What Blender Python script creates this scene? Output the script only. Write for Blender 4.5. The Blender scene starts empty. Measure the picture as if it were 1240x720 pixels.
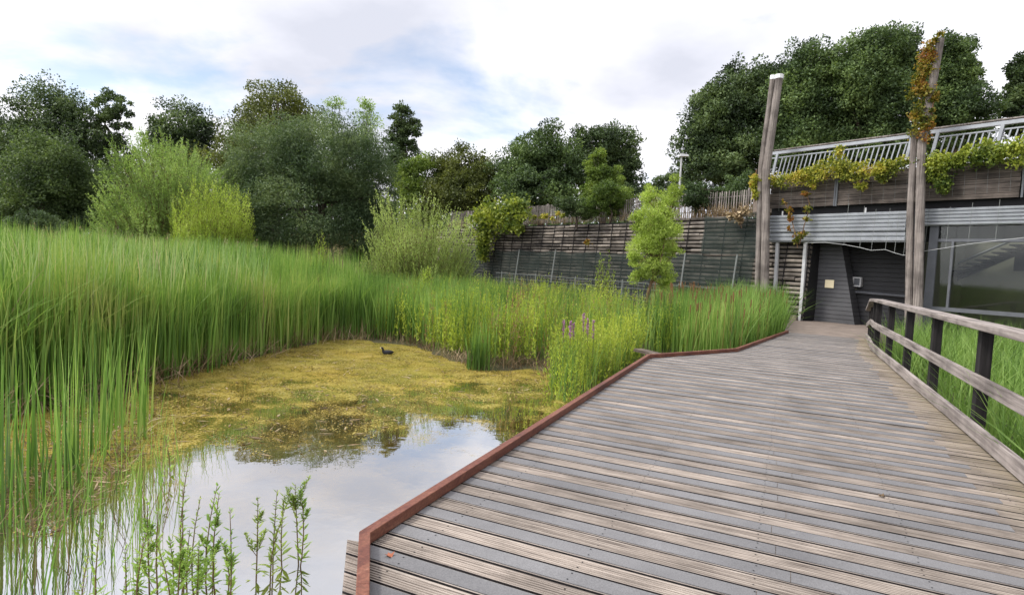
import bpy, math, random
import numpy as np
from mathutils import Matrix, Vector

C = bpy.context.scene
COL = C.collection
rng = np.random.default_rng(7)
random.seed(7)

# ------------------------------------------------------------------ camera
F_PX, EYE = 724.0, 1.5
PITCH, ROLL = math.radians(3.12), math.radians(3.01)
cam_d = bpy.data.cameras.new('camera')
cam = bpy.data.objects.new('camera', cam_d)
COL.objects.link(cam)
RM = Matrix.Rotation(math.pi / 2 - PITCH, 3, 'X') @ Matrix.Rotation(ROLL, 3, 'Z')
cam.matrix_world = Matrix.Translation((0, 0, EYE)) @ RM.to_4x4()
cam_d.sensor_width = 36.0
cam_d.lens = F_PX / 1240.0 * 36.0
cam_d.clip_start = 0.05
cam_d.clip_end = 3000
C.camera = cam

# ------------------------------------------------------------------ world, sun, exposure
SUN_EL, SUN_AZ = math.radians(52), math.radians(-100)      # azimuth from +Y, negative = left
w = bpy.data.worlds.new('World')
C.world = w
w.use_nodes = True
nt = w.node_tree
nt.nodes.clear()
def wn(t, **k):
    n = nt.nodes.new(t)
    for a, b in k.items():
        setattr(n, a, b)
    return n
L = nt.links.new
out = wn('ShaderNodeOutputWorld')
bg = wn('ShaderNodeBackground')
bg.inputs['Strength'].default_value = 0.1
L(bg.outputs[0], out.inputs[0])
sky = wn('ShaderNodeTexSky', sky_type='NISHITA', sun_disc=False)
sky.sun_elevation = SUN_EL
sky.sun_rotation = SUN_AZ
tc = wn('ShaderNodeTexCoord')
sep = wn('ShaderNodeSeparateXYZ')
L(tc.outputs['Generated'], sep.inputs[0])
zc = wn('ShaderNodeMath', operation='MAXIMUM'); L(sep.outputs['Z'], zc.inputs[0]); zc.inputs[1].default_value = 0.0
za = wn('ShaderNodeMath', operation='ADD'); L(zc.outputs[0], za.inputs[0]); za.inputs[1].default_value = 0.22
dx = wn('ShaderNodeMath', operation='DIVIDE'); L(sep.outputs['X'], dx.inputs[0]); L(za.outputs[0], dx.inputs[1])
dy = wn('ShaderNodeMath', operation='DIVIDE'); L(sep.outputs['Y'], dy.inputs[0]); L(za.outputs[0], dy.inputs[1])
cv = wn('ShaderNodeCombineXYZ'); L(dx.outputs[0], cv.inputs[0]); L(dy.outputs[0], cv.inputs[1])
cv.inputs[2].default_value = 3.1
n1 = wn('ShaderNodeTexNoise'); n1.inputs['Scale'].default_value = 1.15; n1.inputs['Detail'].default_value = 7; n1.inputs['Roughness'].default_value = 0.55
n1.inputs['Distortion'].default_value = 0.3
L(cv.outputs[0], n1.inputs['Vector'])
cov = wn('ShaderNodeValToRGB')
cov.color_ramp.elements[0].position = 0.31; cov.color_ramp.elements[0].color = (0.3,) * 3 + (1,)
cov.color_ramp.elements[1].position = 0.43; cov.color_ramp.elements[1].color = (1,) * 3 + (1,)
L(n1.outputs['Fac'], cov.inputs[0])
off = wn('ShaderNodeVectorMath', operation='ADD'); L(cv.outputs[0], off.inputs[0]); off.inputs[1].default_value = (5.3, 2.2, 1.0)
n2 = wn('ShaderNodeTexNoise'); n2.inputs['Scale'].default_value = 0.9; n2.inputs['Detail'].default_value = 6; n2.inputs['Roughness'].default_value = 0.5
L(off.outputs[0], n2.inputs['Vector'])
shade = wn('ShaderNodeValToRGB')
shade.color_ramp.elements[0].position = 0.33; shade.color_ramp.elements[0].color = (0.50, 0.515, 0.585, 1)
shade.color_ramp.elements[1].position = 0.56; shade.color_ramp.elements[1].color = (0.90, 0.89, 0.935, 1)
L(n2.outputs['Fac'], shade.inputs[0])
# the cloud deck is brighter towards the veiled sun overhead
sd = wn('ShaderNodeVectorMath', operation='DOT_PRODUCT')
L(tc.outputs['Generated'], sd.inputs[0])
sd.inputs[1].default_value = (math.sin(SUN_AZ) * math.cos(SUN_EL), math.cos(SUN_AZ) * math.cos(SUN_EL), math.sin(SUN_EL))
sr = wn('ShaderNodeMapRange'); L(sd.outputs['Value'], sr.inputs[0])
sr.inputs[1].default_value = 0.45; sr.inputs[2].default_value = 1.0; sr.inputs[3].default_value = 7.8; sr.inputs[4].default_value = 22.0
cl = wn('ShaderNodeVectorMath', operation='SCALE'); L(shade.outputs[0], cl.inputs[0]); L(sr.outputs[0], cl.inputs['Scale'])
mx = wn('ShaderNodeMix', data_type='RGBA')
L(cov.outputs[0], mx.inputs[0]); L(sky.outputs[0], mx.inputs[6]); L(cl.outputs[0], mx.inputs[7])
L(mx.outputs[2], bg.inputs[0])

sun_d = bpy.data.lights.new('sun', 'SUN')
sun_d.energy = 1.5
sun_d.angle = math.radians(10)
sun_d.color = (1.0, 0.95, 0.86)
sun = bpy.data.objects.new('sun', sun_d)
COL.objects.link(sun)
sv = Vector((math.sin(SUN_AZ) * math.cos(SUN_EL), math.cos(SUN_AZ) * math.cos(SUN_EL), math.sin(SUN_EL)))
sun.rotation_euler = (-sv).to_track_quat('-Z', 'Y').to_euler()

C.view_settings.view_transform = 'Standard'
C.view_settings.look = 'None'
C.view_settings.gamma = 1
C.view_settings.use_curve_mapping = False
C.view_settings.exposure = 1.0
C.render.engine = 'CYCLES'
C.cycles.max_bounces = 8
C.cycles.transparent_max_bounces = 12

# ------------------------------------------------------------------ measuring helpers: photo pixel -> world point
def ray(px, py):
    return RM @ Vector(((px - 620) / F_PX, -(py - 360) / F_PX, -1.0))
def at(px, py, z):
    d = ray(px, py)
    t = (z - EYE) / d.z
    return Vector((0, 0, EYE)) + d * t
def atD(px, py, Y):
    d = ray(px, py)
    return Vector((0, 0, EYE)) + d * (Y / d.y)
VD = Vector((0.42, 0.9075, 0)).normalized()      # along the boardwalk
VP = Vector((VD.y, -VD.x, 0))                    # across it, to the right
def dk(p, d, z=0.0):
    return VP * p + VD * d + Vector((0, 0, z))
def to_pd(v):
    return v.dot(VP), v.dot(VD)
WT = Vector((0.6, -0.8, 0))                      # along the retaining wall and facade, to the right
WN = Vector((-0.8, -0.6, 0))                     # out of the facade, to the viewer
W0 = at(968, 388, 0)
def fp(t, z, o=0.0):
    return Vector((W0.x, W0.y, 0)) + WT * t + WN * o + Vector((0, 0, z))
def fac(px, py, o=0.0):
    d = ray(px, py)
    org = W0 + WN * o
    k = (org - Vector((0, 0, EYE))).dot(WN) / d.dot(WN)
    P = Vector((0, 0, EYE)) + d * k
    return (P - W0).dot(WT), P.z
def facP(px, py, o=0.0):
    t, z = fac(px, py, o)
    return fp(t, z, o)

# ------------------------------------------------------------------ materials
def new_mat(name):
    m = bpy.data.materials.new(name)
    m.use_nodes = True
    t = m.node_tree
    t.nodes.clear()
    o = t.nodes.new('ShaderNodeOutputMaterial')
    return m, t, o
def ramp(t, stops):
    r = t.nodes.new('ShaderNodeValToRGB')
    while len(r.color_ramp.elements) < len(stops):
        r.color_ramp.elements.new(0.5)
    for e, (p, c) in zip(r.color_ramp.elements, stops):
        e.position = p
        e.color = tuple(c) + (1,)
    return r
def mix(t, fac_, a, b, mode='MIX'):
    n = t.nodes.new('ShaderNodeMix')
    n.data_type = 'RGBA'
    n.blend_type = mode
    for i, v in ((0, fac_), (6, a), (7, b)):
        if hasattr(v, 'links'):
            t.links.new(v, n.inputs[i])
        elif i == 0:
            n.inputs[0].default_value = v
        else:
            n.inputs[i].default_value = tuple(v) + (1,)
    return n.outputs[2]
def noise(t, vec, scale, detail=4, rough=0.55, dist=0.0):
    n = t.nodes.new('ShaderNodeTexNoise')
    n.inputs['Scale'].default_value = scale
    n.inputs['Detail'].default_value = detail
    n.inputs['Roughness'].default_value = rough
    n.inputs['Distortion'].default_value = dist
    if vec is not None:
        t.links.new(vec, n.inputs['Vector'])
    return n.outputs['Fac']
def stretched(t, rot=0.0, scale=(1, 1, 1)):
    c = t.nodes.new('ShaderNodeTexCoord')
    m1 = t.nodes.new('ShaderNodeMapping'); m1.inputs['Rotation'].default_value = (0, 0, rot)
    m2 = t.nodes.new('ShaderNodeMapping'); m2.inputs['Scale'].default_value = scale
    t.links.new(c.outputs['Object'], m1.inputs[0])
    t.links.new(m1.outputs[0], m2.inputs[0])
    return m2.outputs[0], c.outputs['Object']
def island(t):
    return t.nodes.new('ShaderNodeNewGeometry').outputs['Random Per Island']
def principled(t, o, rough=0.7, spec=0.3, metal=0.0):
    b = t.nodes.new('ShaderNodeBsdfPrincipled')
    b.inputs['Roughness'].default_value = rough
    b.inputs['Specular IOR Level'].default_value = spec
    b.inputs['Metallic'].default_value = metal
    t.links.new(b.outputs[0], o.inputs[0])
    return b
def bump(t, b, h, strength=0.4, dist=0.01):
    n = t.nodes.new('ShaderNodeBump')
    n.inputs['Strength'].default_value = strength
    n.inputs['Distance'].default_value = dist
    t.links.new(h, n.inputs['Height'])
    t.links.new(n.outputs[0], b.inputs['Normal'])

def mat_leaf(name, cols, trans=0.35, clump=0.5, rough=0.55, tcol=None):
    m, t, o = new_mat(name)
    n = len(cols)
    r = ramp(t, [(i / max(n - 1, 1), c) for i, c in enumerate(cols)])
    g = t.nodes.new('ShaderNodeTexCoord').outputs['Object']
    nz = noise(t, g, clump, 2)
    a = t.nodes.new('ShaderNodeMath'); a.operation = 'MULTIPLY_ADD'
    t.links.new(island(t), a.inputs[0]); a.inputs[1].default_value = 0.62
    s = t.nodes.new('ShaderNodeMapRange'); t.links.new(nz, s.inputs[0])
    s.inputs[1].default_value = 0.36; s.inputs[2].default_value = 0.64; s.inputs[3].default_value = -0.22; s.inputs[4].default_value = 0.52
    t.links.new(s.outputs[0], a.inputs[2])
    t.links.new(a.outputs[0], r.inputs[0])
    b = principled(t, o, rough, 0.25)
    t.links.new(r.outputs[0], b.inputs['Base Color'])
    tr = t.nodes.new('ShaderNodeBsdfTranslucent')
    tr_c = mix(t, 1.0, r.outputs[0], tcol or (1.25, 1.3, 0.7), 'MULTIPLY')
    t.links.new(tr_c, tr.inputs[0])
    ms = t.nodes.new('ShaderNodeMixShader'); ms.inputs[0].default_value = trans
    t.links.new(b.outputs[0], ms.inputs[1]); t.links.new(tr.outputs[0], ms.inputs[2])
    t.links.new(ms.outputs[0], o.inputs[0])
    return m
def mat_wood(name, light, mid, dark, rot=0.0, scale=(0.8, 22, 22), vary=0.35, rough=0.85, stain=0.5, moss=False):
    m, t, o = new_mat(name)
    v, obj = stretched(t, rot, scale)
    fib = noise(t, v, 1.6, 6, 0.65)
    r = ramp(t, [(0.28, dark), (0.48, mid), (0.72, light)])
    t.links.new(fib, r.inputs[0])
    big = noise(t, obj, 1.7, 5, 0.6)
    sr_ = ramp(t, [(0.34, (1 - stain,) * 3), (0.6, (1, 1, 1))])
    t.links.new(big, sr_.inputs[0])
    c = mix(t, 1.0, r.outputs[0], sr_.outputs[0], 'MULTIPLY')
    vr = ramp(t, [(0, (1 - vary,) * 3), (1, (1 + vary * 0.6,) * 3)])
    t.links.new(island(t), vr.inputs[0])
    c = mix(t, 1.0, c, vr.outputs[0], 'MULTIPLY')
    if moss:                                         # damp, mossy plank ends along the kick board, and dark knots
        vv, _ = stretched(t, rot, (1, 1, 1))
        sx = t.nodes.new('ShaderNodeSeparateXYZ'); t.links.new(vv, sx.inputs[0])
        ma = t.nodes.new('ShaderNodeMath'); ma.operation = 'MULTIPLY_ADD'; t.links.new(noise(t, obj, 3.5, 5, 0.7), ma.inputs[0]); ma.inputs[1].default_value = 0.9; t.links.new(sx.outputs[0], ma.inputs[2])
        mm = t.nodes.new('ShaderNodeMapRange'); t.links.new(ma.outputs[0], mm.inputs[0])
        mm.inputs[1].default_value = 1.80; mm.inputs[2].default_value = 2.25; mm.inputs[3].default_value = 0; mm.inputs[4].default_value = 0.5
        c = mix(t, mm.outputs[0], c, (0.24, 0.195, 0.115))
        kn = ramp(t, [(0.66, (0, 0, 0)), (0.74, (0.8, 0.8, 0.8))])
        t.links.new(noise(t, stretched(t, rot, (3.0, 11, 11))[0], 1.0, 4, 0.7), kn.inputs[0])
        c = mix(t, kn.outputs[0], c, (0.07, 0.055, 0.046))
    b = principled(t, o, rough, 0.2)
    t.links.new(c, b.inputs['Base Color'])
    bump(t, b, fib, 0.5, 0.006)
    return m
def mat_plain(name, col, rough=0.6, metal=0.0, vary=0.15, scale=3.0, spec=0.3, bumpy=0.0):
    m, t, o = new_mat(name)
    g = t.nodes.new('ShaderNodeTexCoord').outputs['Object']
    nz = noise(t, g, scale, 6, 0.65)
    r = ramp(t, [(0.3, tuple(x * (1 - vary) for x in col)), (0.7, tuple(min(1, x * (1 + vary)) for x in col))])
    t.links.new(nz, r.inputs[0])
    b = principled(t, o, rough, spec, metal)
    t.links.new(r.outputs[0], b.inputs['Base Color'])
    if bumpy:
        bump(t, b, nz, bumpy, 0.01)
    return m

W_LEFT = at(20, 540, -0.5)
DA = math.atan2(VD.x, VD.y)                       # 24.8 degrees
M = {}
M['deck'] = mat_wood('weathered_deck_timber', (0.45, 0.39, 0.335), (0.285, 0.242, 0.205), (0.075, 0.06, 0.052), DA, (1.4, 36, 36), 0.18, 0.9, 0.42, moss=True)
M['rail'] = mat_wood('weathered_rail_timber', (0.46, 0.405, 0.37), (0.30, 0.26, 0.237), (0.09, 0.074, 0.066), DA, (18, 0.6, 18), 0.2, 0.85, 0.45)
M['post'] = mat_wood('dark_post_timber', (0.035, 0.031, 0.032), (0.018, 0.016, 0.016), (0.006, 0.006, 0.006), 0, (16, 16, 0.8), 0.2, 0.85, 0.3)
M['side'] = mat_wood('side_timber', (0.33, 0.27, 0.22), (0.17, 0.135, 0.11), (0.04, 0.03, 0.025), 0, (0.8, 0.8, 30), 0.3, 0.9, 0.5)
M['pole'] = mat_wood('grey_pole_timber', (0.34, 0.30, 0.27), (0.22, 0.19, 0.17), (0.075, 0.06, 0.055), 0, (14, 14, 0.35), 0.25, 0.9, 0.5)
M['cap'] = mat_plain('white_cap', (0.75, 0.75, 0.75), 0.6)
M['bark'] = mat_wood('bark', (0.16, 0.12, 0.09), (0.09, 0.07, 0.055), (0.03, 0.024, 0.02), 0, (6, 6, 0.8), 0.2)
M['bark_red'] = mat_wood('young_bark', (0.26, 0.16, 0.09), (0.17, 0.10, 0.06), (0.07, 0.045, 0.03), 0, (9, 9, 0.8), 0.2)
M['panel'] = mat_wood('dark_timber_panel', (0.20, 0.165, 0.14), (0.115, 0.095, 0.082), (0.03, 0.026, 0.024), math.radians(53), (0.5, 14, 14), 0.45, 0.85, 0.5)
M['log'] = mat_wood('weathered_log', (0.37, 0.32, 0.27), (0.205, 0.178, 0.152), (0.055, 0.047, 0.042), math.radians(53), (0.6, 9, 9), 0.6, 0.9, 0.6)
M['pale'] = mat_wood('paling_timber', (0.38, 0.34, 0.30), (0.25, 0.22, 0.20), (0.06, 0.05, 0.045), 0, (9, 9, 0.8), 0.4)
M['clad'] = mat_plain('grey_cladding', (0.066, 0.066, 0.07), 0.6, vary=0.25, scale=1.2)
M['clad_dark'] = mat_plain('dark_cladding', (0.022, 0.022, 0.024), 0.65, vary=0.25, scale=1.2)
M['void'] = mat_plain('dark_void', (0.012, 0.012, 0.013), 0.9)
M['steel'] = mat_plain('galvanised_steel', (0.30, 0.315, 0.335), 0.5, 0.3, 0.18, 2.0)
M['steel_dark'] = mat_plain('grey_painted_steel', (0.10, 0.105, 0.115), 0.5, 0.2)
M['white'] = mat_plain('white_painted_steel', (0.42, 0.42, 0.42), 0.5)
M['wire'] = mat_plain('pale_wire', (0.42, 0.43, 0.42), 0.5)
M['wire_dim'] = mat_plain('dull_wire', (0.17, 0.18, 0.17), 0.6)
M['concrete'] = mat_plain('landing_concrete', (0.18, 0.145, 0.12), 0.9, vary=0.3, scale=2.5)
M['interior'] = mat_plain('interior_wall', (0.14, 0.135, 0.105), 0.9, vary=0.2, scale=0.7)
M['cream'] = mat_plain('cream_plate', (0.78, 0.68, 0.45), 0.5, vary=0.04)
M['black'] = mat_plain('black_feathers', (0.012, 0.012, 0.015), 0.6)
M['bill'] = mat_plain('pale_bill', (0.6, 0.55, 0.5), 0.5)
M['reddead'] = mat_plain('red_fallen_leaf', (0.30, 0.10, 0.05), 0.7)

# painted grey grip strips
m, t, o = new_mat('grey_grip_strip')
v, obj = stretched(t, DA, (1.2, 5, 5))
a_ = noise(t, obj, 140, 3, 0.7)
b_ = noise(t, obj, 1.3, 5, 0.6)
r_ = ramp(t, [(0.3, (0.112, 0.110, 0.112)), (0.72, (0.180, 0.177, 0.178))])
t.links.new(b_, r_.inputs[0])
r2 = ramp(t, [(0.35, (0.78,) * 3), (0.65, (1.15,) * 3)])
t.links.new(a_, r2.inputs[0])
c_ = mix(t, 1.0, r_.outputs[0], r2.outputs[0], 'MULTIPLY')
vr = ramp(t, [(0, (0.85,) * 3), (1, (1.12,) * 3)])
t.links.new(island(t), vr.inputs[0])
c_ = mix(t, 1.0, c_, vr.outputs[0], 'MULTIPLY')
sp = ramp(t, [(0.70, (0, 0, 0)), (0.76, (1, 1, 1))])
t.links.new(noise(t, obj, 6.5, 3, 0.6), sp.inputs[0])
c_ = mix(t, sp.outputs[0], c_, (0.20, 0.195, 0.19))
b = principled(t, o, 0.75, 0.3)
t.links.new(c_, b.inputs['Base Color'])
bump(t, b, a_, 0.3, 0.003)
M['grip'] = m

# rusty steel edging
m, t, o = new_mat('rusty_steel')
v, obj = stretched(t, DA, (4, 1.2, 4))
r_ = ramp(t, [(0.25, (0.035, 0.016, 0.014)), (0.47, (0.135, 0.046, 0.030)), (0.60, (0.19, 0.075, 0.045)), (0.76, (0.33, 0.19, 0.14))])
t.links.new(noise(t, v, 1.8, 10, 0.78, 0.6), r_.inputs[0])
fine = noise(t, obj, 60, 4, 0.7)
r2 = ramp(t, [(0.3, (0.6,) * 3), (0.7, (1.3,) * 3)])
t.links.new(fine, r2.inputs[0])
c_ = mix(t, 1.0, r_.outputs[0], r2.outputs[0], 'MULTIPLY')
b = principled(t, o, 0.6, 0.4, 0.15)
t.links.new(c_, b.inputs['Base Color'])
bump(t, b, fine, 0.25, 0.003)
M['rust'] = m

# wet mud and turf of the ground sheet
m, t, o = new_mat('marsh_ground')
g = t.nodes.new('ShaderNodeTexCoord').outputs['Object']
r_ = ramp(t, [(0.3, (0.022, 0.020, 0.009)), (0.5, (0.055, 0.048, 0.020)), (0.7, (0.055, 0.070, 0.020))])
t.links.new(noise(t, g, 1.4, 8, 0.65), r_.inputs[0])
b = principled(t, o, 0.85, 0.3)
t.links.new(r_.outputs[0], b.inputs['Base Color'])
bump(t, b, noise(t, g, 9, 6, 0.7), 0.6, 0.05)
M['ground'] = m
M['turf'] = mat_plain('dry_turf', (0.13, 0.11, 0.045), 0.95, vary=0.4, scale=1.1)

# pond water with floating algae
m, t, o = new_mat('pond_water')
g = t.nodes.new('ShaderNodeTexCoord').outputs['Object']
sepx = t.nodes.new('ShaderNodeSeparateXYZ'); t.links.new(g, sepx.inputs[0])
def mth(op, a, b=None, c=None):
    n = t.nodes.new('ShaderNodeMath'); n.operation = op
    for i, v in enumerate((a, b, c)):
        if v is None: continue
        if hasattr(v, 'links'): t.links.new(v, n.inputs[i])
        else: n.inputs[i].default_value = v
    return n.outputs[0]
st = t.nodes.new('ShaderNodeMapping'); st.inputs['Scale'].default_value = (1.0, 1.0, 1.0)
t.links.new(g, st.inputs[0])
big = noise(t, st.outputs[0], 0.55, 3, 0.5)
med = noise(t, st.outputs[0], 2.2, 6, 0.62, 0.4)
fin = noise(t, g, 26, 5, 0.75)
grain = noise(t, g, 75, 3, 0.7)
# the mat is thick at the far, reed-sheltered end and thins to clear water near the deck
yy = mth('MULTIPLY_ADD', sepx.outputs[0], -0.30, sepx.outputs[1])
edge = mth('MULTIPLY_ADD', big, 4.0, yy)
edge = mth('MULTIPLY_ADD', med, 3.6, edge)
cnr = W_LEFT
ddx = mth('ADD', sepx.outputs[0], -cnr[0]); ddy = mth('ADD', sepx.outputs[1], -cnr[1])
rad_ = mth('SQRT', mth('ADD', mth('MULTIPLY', ddx, ddx), mth('MULTIPLY', ddy, ddy)))
edge = mth('ADD', edge, mth('MAXIMUM', mth('MULTIPLY_ADD', rad_, -2.2, 4.6), 0.0))
mr = t.nodes.new('ShaderNodeMapRange'); t.links.new(edge, mr.inputs[0])
mr.inputs[1].default_value = 8.8; mr.inputs[2].default_value = 14.4
cover = mth('ADD', mr.outputs[0], 0.0)
sp_ = mth('MULTIPLY_ADD', fin, 1.6, mth('SUBTRACT', cover, 0.2))
sp_ = mth('MULTIPLY_ADD', med, 1.1, sp_)
fm = t.nodes.new('ShaderNodeMapRange'); t.links.new(sp_, fm.inputs[0])
fm.inputs[1].default_value = 1.60; fm.inputs[2].default_value = 2.15
floatm = mth('MINIMUM', fm.outputs[0], 0.92)
alg = ramp(t, [(0.28, (0.045, 0.034, 0.008)), (0.42, (0.16, 0.118, 0.022)), (0.56, (0.29, 0.215, 0.045)), (0.70, (0.42, 0.34, 0.12)), (0.82, (0.52, 0.48, 0.34))])
t.links.new(mth('MULTIPLY_ADD', grain, 0.85, mth('MULTIPLY_ADD', med, 0.55, mth('MULTIPLY_ADD', fin, 0.85, -0.62))), alg.inputs[0])
gr_ = ramp(t, [(0.35, (0, 0, 0)), (0.65, (1, 1, 1))]); t.links.new(noise(t, g, 0.8, 3, 0.6), gr_.inputs[0])
algc = mix(t, mth('MULTIPLY', gr_.outputs[0], 0.45), alg.outputs[0], (0.14, 0.155, 0.032))
bed = ramp(t, [(0.3, (0.030, 0.020, 0.006)), (0.7, (0.19, 0.125, 0.028))])
t.links.new(mth('MULTIPLY_ADD', med, 0.6, mth('MULTIPLY', fin, 0.4)), bed.inputs[0])
deepm = t.nodes.new('ShaderNodeMapRange'); t.links.new(edge, deepm.inputs[0]); deepm.inputs[1].default_value = 6.6; deepm.inputs[2].default_value = 9.6
bedc = mix(t, deepm.outputs[0], (0.022, 0.019, 0.012), bed.outputs[0])
dif = t.nodes.new('ShaderNodeBsdfDiffuse')
t.links.new(mix(t, floatm, bedc, algc), dif.inputs[0])
gl = t.nodes.new('ShaderNodeBsdfGlossy'); gl.inputs['Roughness'].default_value = 0.015
gl.inputs[0].default_value = (0.93, 0.95, 0.97, 1)
wb = t.nodes.new('ShaderNodeBump'); wb.inputs['Strength'].default_value = 0.08; wb.inputs['Distance'].default_value = 0.02
t.links.new(noise(t, g, 3.0, 3, 0.5), wb.inputs['Height'])
t.links.new(wb.outputs[0], gl.inputs['Normal'])
fr = t.nodes.new('ShaderNodeFresnel'); fr.inputs[0].default_value = 2.9
wet = mth('MULTIPLY', fr.outputs[0], 2.1)
wet = mth('MINIMUM', wet, 0.9)
wet = mth('MULTIPLY', wet, mth('MULTIPLY_ADD', floatm, -0.93, 1.0))
mxs = t.nodes.new('ShaderNodeMixShader')
t.links.new(wet, mxs.inputs[0]); t.links.new(dif.outputs[0], mxs.inputs[1]); t.links.new(gl.outputs[0], mxs.inputs[2])
t.links.new(mxs.outputs[0], o.inputs[0])
M['water'] = m

# glazing and netting
m, t, o = new_mat('window_glass')
tp = t.nodes.new('ShaderNodeBsdfTransparent'); tp.inputs[0].default_value = (0.86, 0.90, 0.86, 1)
gl = t.nodes.new('ShaderNodeBsdfGlossy'); gl.inputs['Roughness'].default_value = 0.02
fr = t.nodes.new('ShaderNodeFresnel'); fr.inputs[0].default_value = 1.42
ms = t.nodes.new('ShaderNodeMixShader')
t.links.new(fr.outputs[0], ms.inputs[0]); t.links.new(tp.outputs[0], ms.inputs[1]); t.links.new(gl.outputs[0], ms.inputs[2])
t.links.new(ms.outputs[0], o.inputs[0])
M['glass'] = m
m, t, o = new_mat('green_netting')
tp = t.nodes.new('ShaderNodeBsdfTransparent')
df = t.nodes.new('ShaderNodeBsdfDiffuse'); df.inputs[0].default_value = (0.036, 0.046, 0.041, 1)
g = t.nodes.new('ShaderNodeTexCoord').outputs['Object']
ms = t.nodes.new('ShaderNodeMixShader')
nr = ramp(t, [(0.3, (0.46,) * 3), (0.7, (0.70,) * 3)]); t.links.new(noise(t, g, 0.9, 4, 0.6), nr.inputs[0])
t.links.new(nr.outputs[0], ms.inputs[0]); t.links.new(tp.outputs[0], ms.inputs[1]); t.links.new(df.outputs[0], ms.inputs[2])
t.links.new(ms.outputs[0], o.inputs[0])
M['net'] = m

# foliage colours
M['lf_dark'] = mat_leaf('dark_leaves', [(0.016, 0.028, 0.012), (0.060, 0.095, 0.036), (0.15, 0.205, 0.075)], 0.22, 0.35)
M['lf_dark2'] = mat_leaf('deep_green_leaves', [(0.022, 0.040, 0.015), (0.075, 0.120, 0.042), (0.175, 0.245, 0.080)], 0.25, 0.35)
M['lf_olive'] = mat_leaf('olive_leaves', [(0.04, 0.052, 0.015), (0.09, 0.11, 0.028), (0.18, 0.20, 0.05)], 0.3, 0.4)
M['lf_mid'] = mat_leaf('grey_green_leaves', [(0.040, 0.068, 0.030), (0.090, 0.135, 0.060), (0.18, 0.235, 0.10)], 0.28, 0.4)
M['lf_grey'] = mat_leaf('shrub_leaves', [(0.035, 0.058, 0.024), (0.080, 0.120, 0.045), (0.17, 0.23, 0.085)], 0.3, 0.5)
M['lf_willow'] = mat_leaf('willow_leaves', [(0.13, 0.20, 0.06), (0.25, 0.36, 0.105), (0.41, 0.52, 0.19)], 0.4, 0.6)
M['lf_lime'] = mat_leaf('lime_leaves', [(0.18, 0.25, 0.04), (0.34, 0.44, 0.07), (0.50, 0.59, 0.15)], 0.42, 0.7)
M['lf_yw'] = mat_leaf('young_willow_leaves', [(0.19, 0.25, 0.05), (0.33, 0.43, 0.085), (0.50, 0.59, 0.16)], 0.42, 0.8)
M['lf_shoot'] = mat_leaf('osier_leaves', [(0.17, 0.22, 0.07), (0.32, 0.41, 0.125), (0.48, 0.57, 0.22)], 0.4, 0.8)
M['lf_bright'] = mat_leaf('bright_green_leaves', [(0.05, 0.085, 0.02), (0.12, 0.18, 0.035), (0.24, 0.31, 0.065)], 0.35, 0.7)
M['lf_vine'] = mat_leaf('vine_leaves', [(0.08, 0.11, 0.02), (0.24, 0.26, 0.04), (0.42, 0.40, 0.065), (0.40, 0.27, 0.06)], 0.35, 1.6)
M['lf_vine_g'] = mat_leaf('green_vine_leaves', [(0.06, 0.10, 0.02), (0.19, 0.24, 0.038), (0.38, 0.41, 0.065)], 0.35, 1.2)
M['lf_vine_r'] = mat_leaf('autumn_vine_leaves', [(0.06, 0.085, 0.015), (0.19, 0.18, 0.028), (0.27, 0.17, 0.03), (0.27, 0.10, 0.035)], 0.35, 1.4)
M['reed'] = mat_leaf('reed_blades', [(0.052, 0.105, 0.022), (0.135, 0.250, 0.045), (0.24, 0.36, 0.085), (0.38, 0.41, 0.13)], 0.35, 0.5)
M['reed_top'] = mat_leaf('pale_reed_blades', [(0.16, 0.26, 0.09), (0.25, 0.37, 0.14), (0.36, 0.43, 0.20), (0.47, 0.39, 0.25)], 0.35, 0.5)
M['grass'] = mat_leaf('lush_grass', [(0.065, 0.125, 0.026), (0.15, 0.26, 0.055), (0.28, 0.40, 0.115)], 0.38, 0.9)
M['lime_herb'] = mat_leaf('lime_herbs', [(0.17, 0.23, 0.035), (0.33, 0.41, 0.052), (0.50, 0.55, 0.095)], 0.4, 0.7)
M['brown_herb'] = mat_leaf('reddish_herbs', [(0.14, 0.12, 0.03), (0.26, 0.22, 0.05), (0.30, 0.20, 0.10), (0.30, 0.15, 0.11)], 0.35, 0.8)
M['straw'] = mat_leaf('dead_straw', [(0.10, 0.065, 0.035), (0.24, 0.17, 0.09), (0.42, 0.33, 0.20)], 0.15, 1.0, tcol=(1, 1, 1))
M['algae_bits'] = mat_leaf('algae_clumps', [(0.08, 0.06, 0.012), (0.20, 0.15, 0.03), (0.30, 0.24, 0.06), (0.17, 0.165, 0.035)], 0.1, 0.8, tcol=(1, 1, 1))
M['flower'] = mat_leaf('magenta_flowers', [(0.27, 0.11, 0.23), (0.46, 0.22, 0.42)], 0.3, 1.0, tcol=(1, 1, 1))
M['cattail'] = mat_plain('brown_cattail', (0.15, 0.075, 0.03), 0.9)
M['herb_leaf'] = mat_leaf('willowherb_leaves', [(0.13, 0.22, 0.04), (0.25, 0.37, 0.07), (0.38, 0.47, 0.13)], 0.35, 3.0)
M['herb_leaf2'] = mat_leaf('pale_willowherb_leaves', [(0.16, 0.23, 0.05), (0.28, 0.36, 0.09), (0.40, 0.44, 0.15)], 0.35, 3.0)
M['stem_green'] = mat_plain('green_stem', (0.17, 0.19, 0.045), 0.7, vary=0.4)
M['stem_red'] = mat_plain('reddish_stem', (0.14, 0.09, 0.04), 0.7, vary=0.4)

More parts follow.
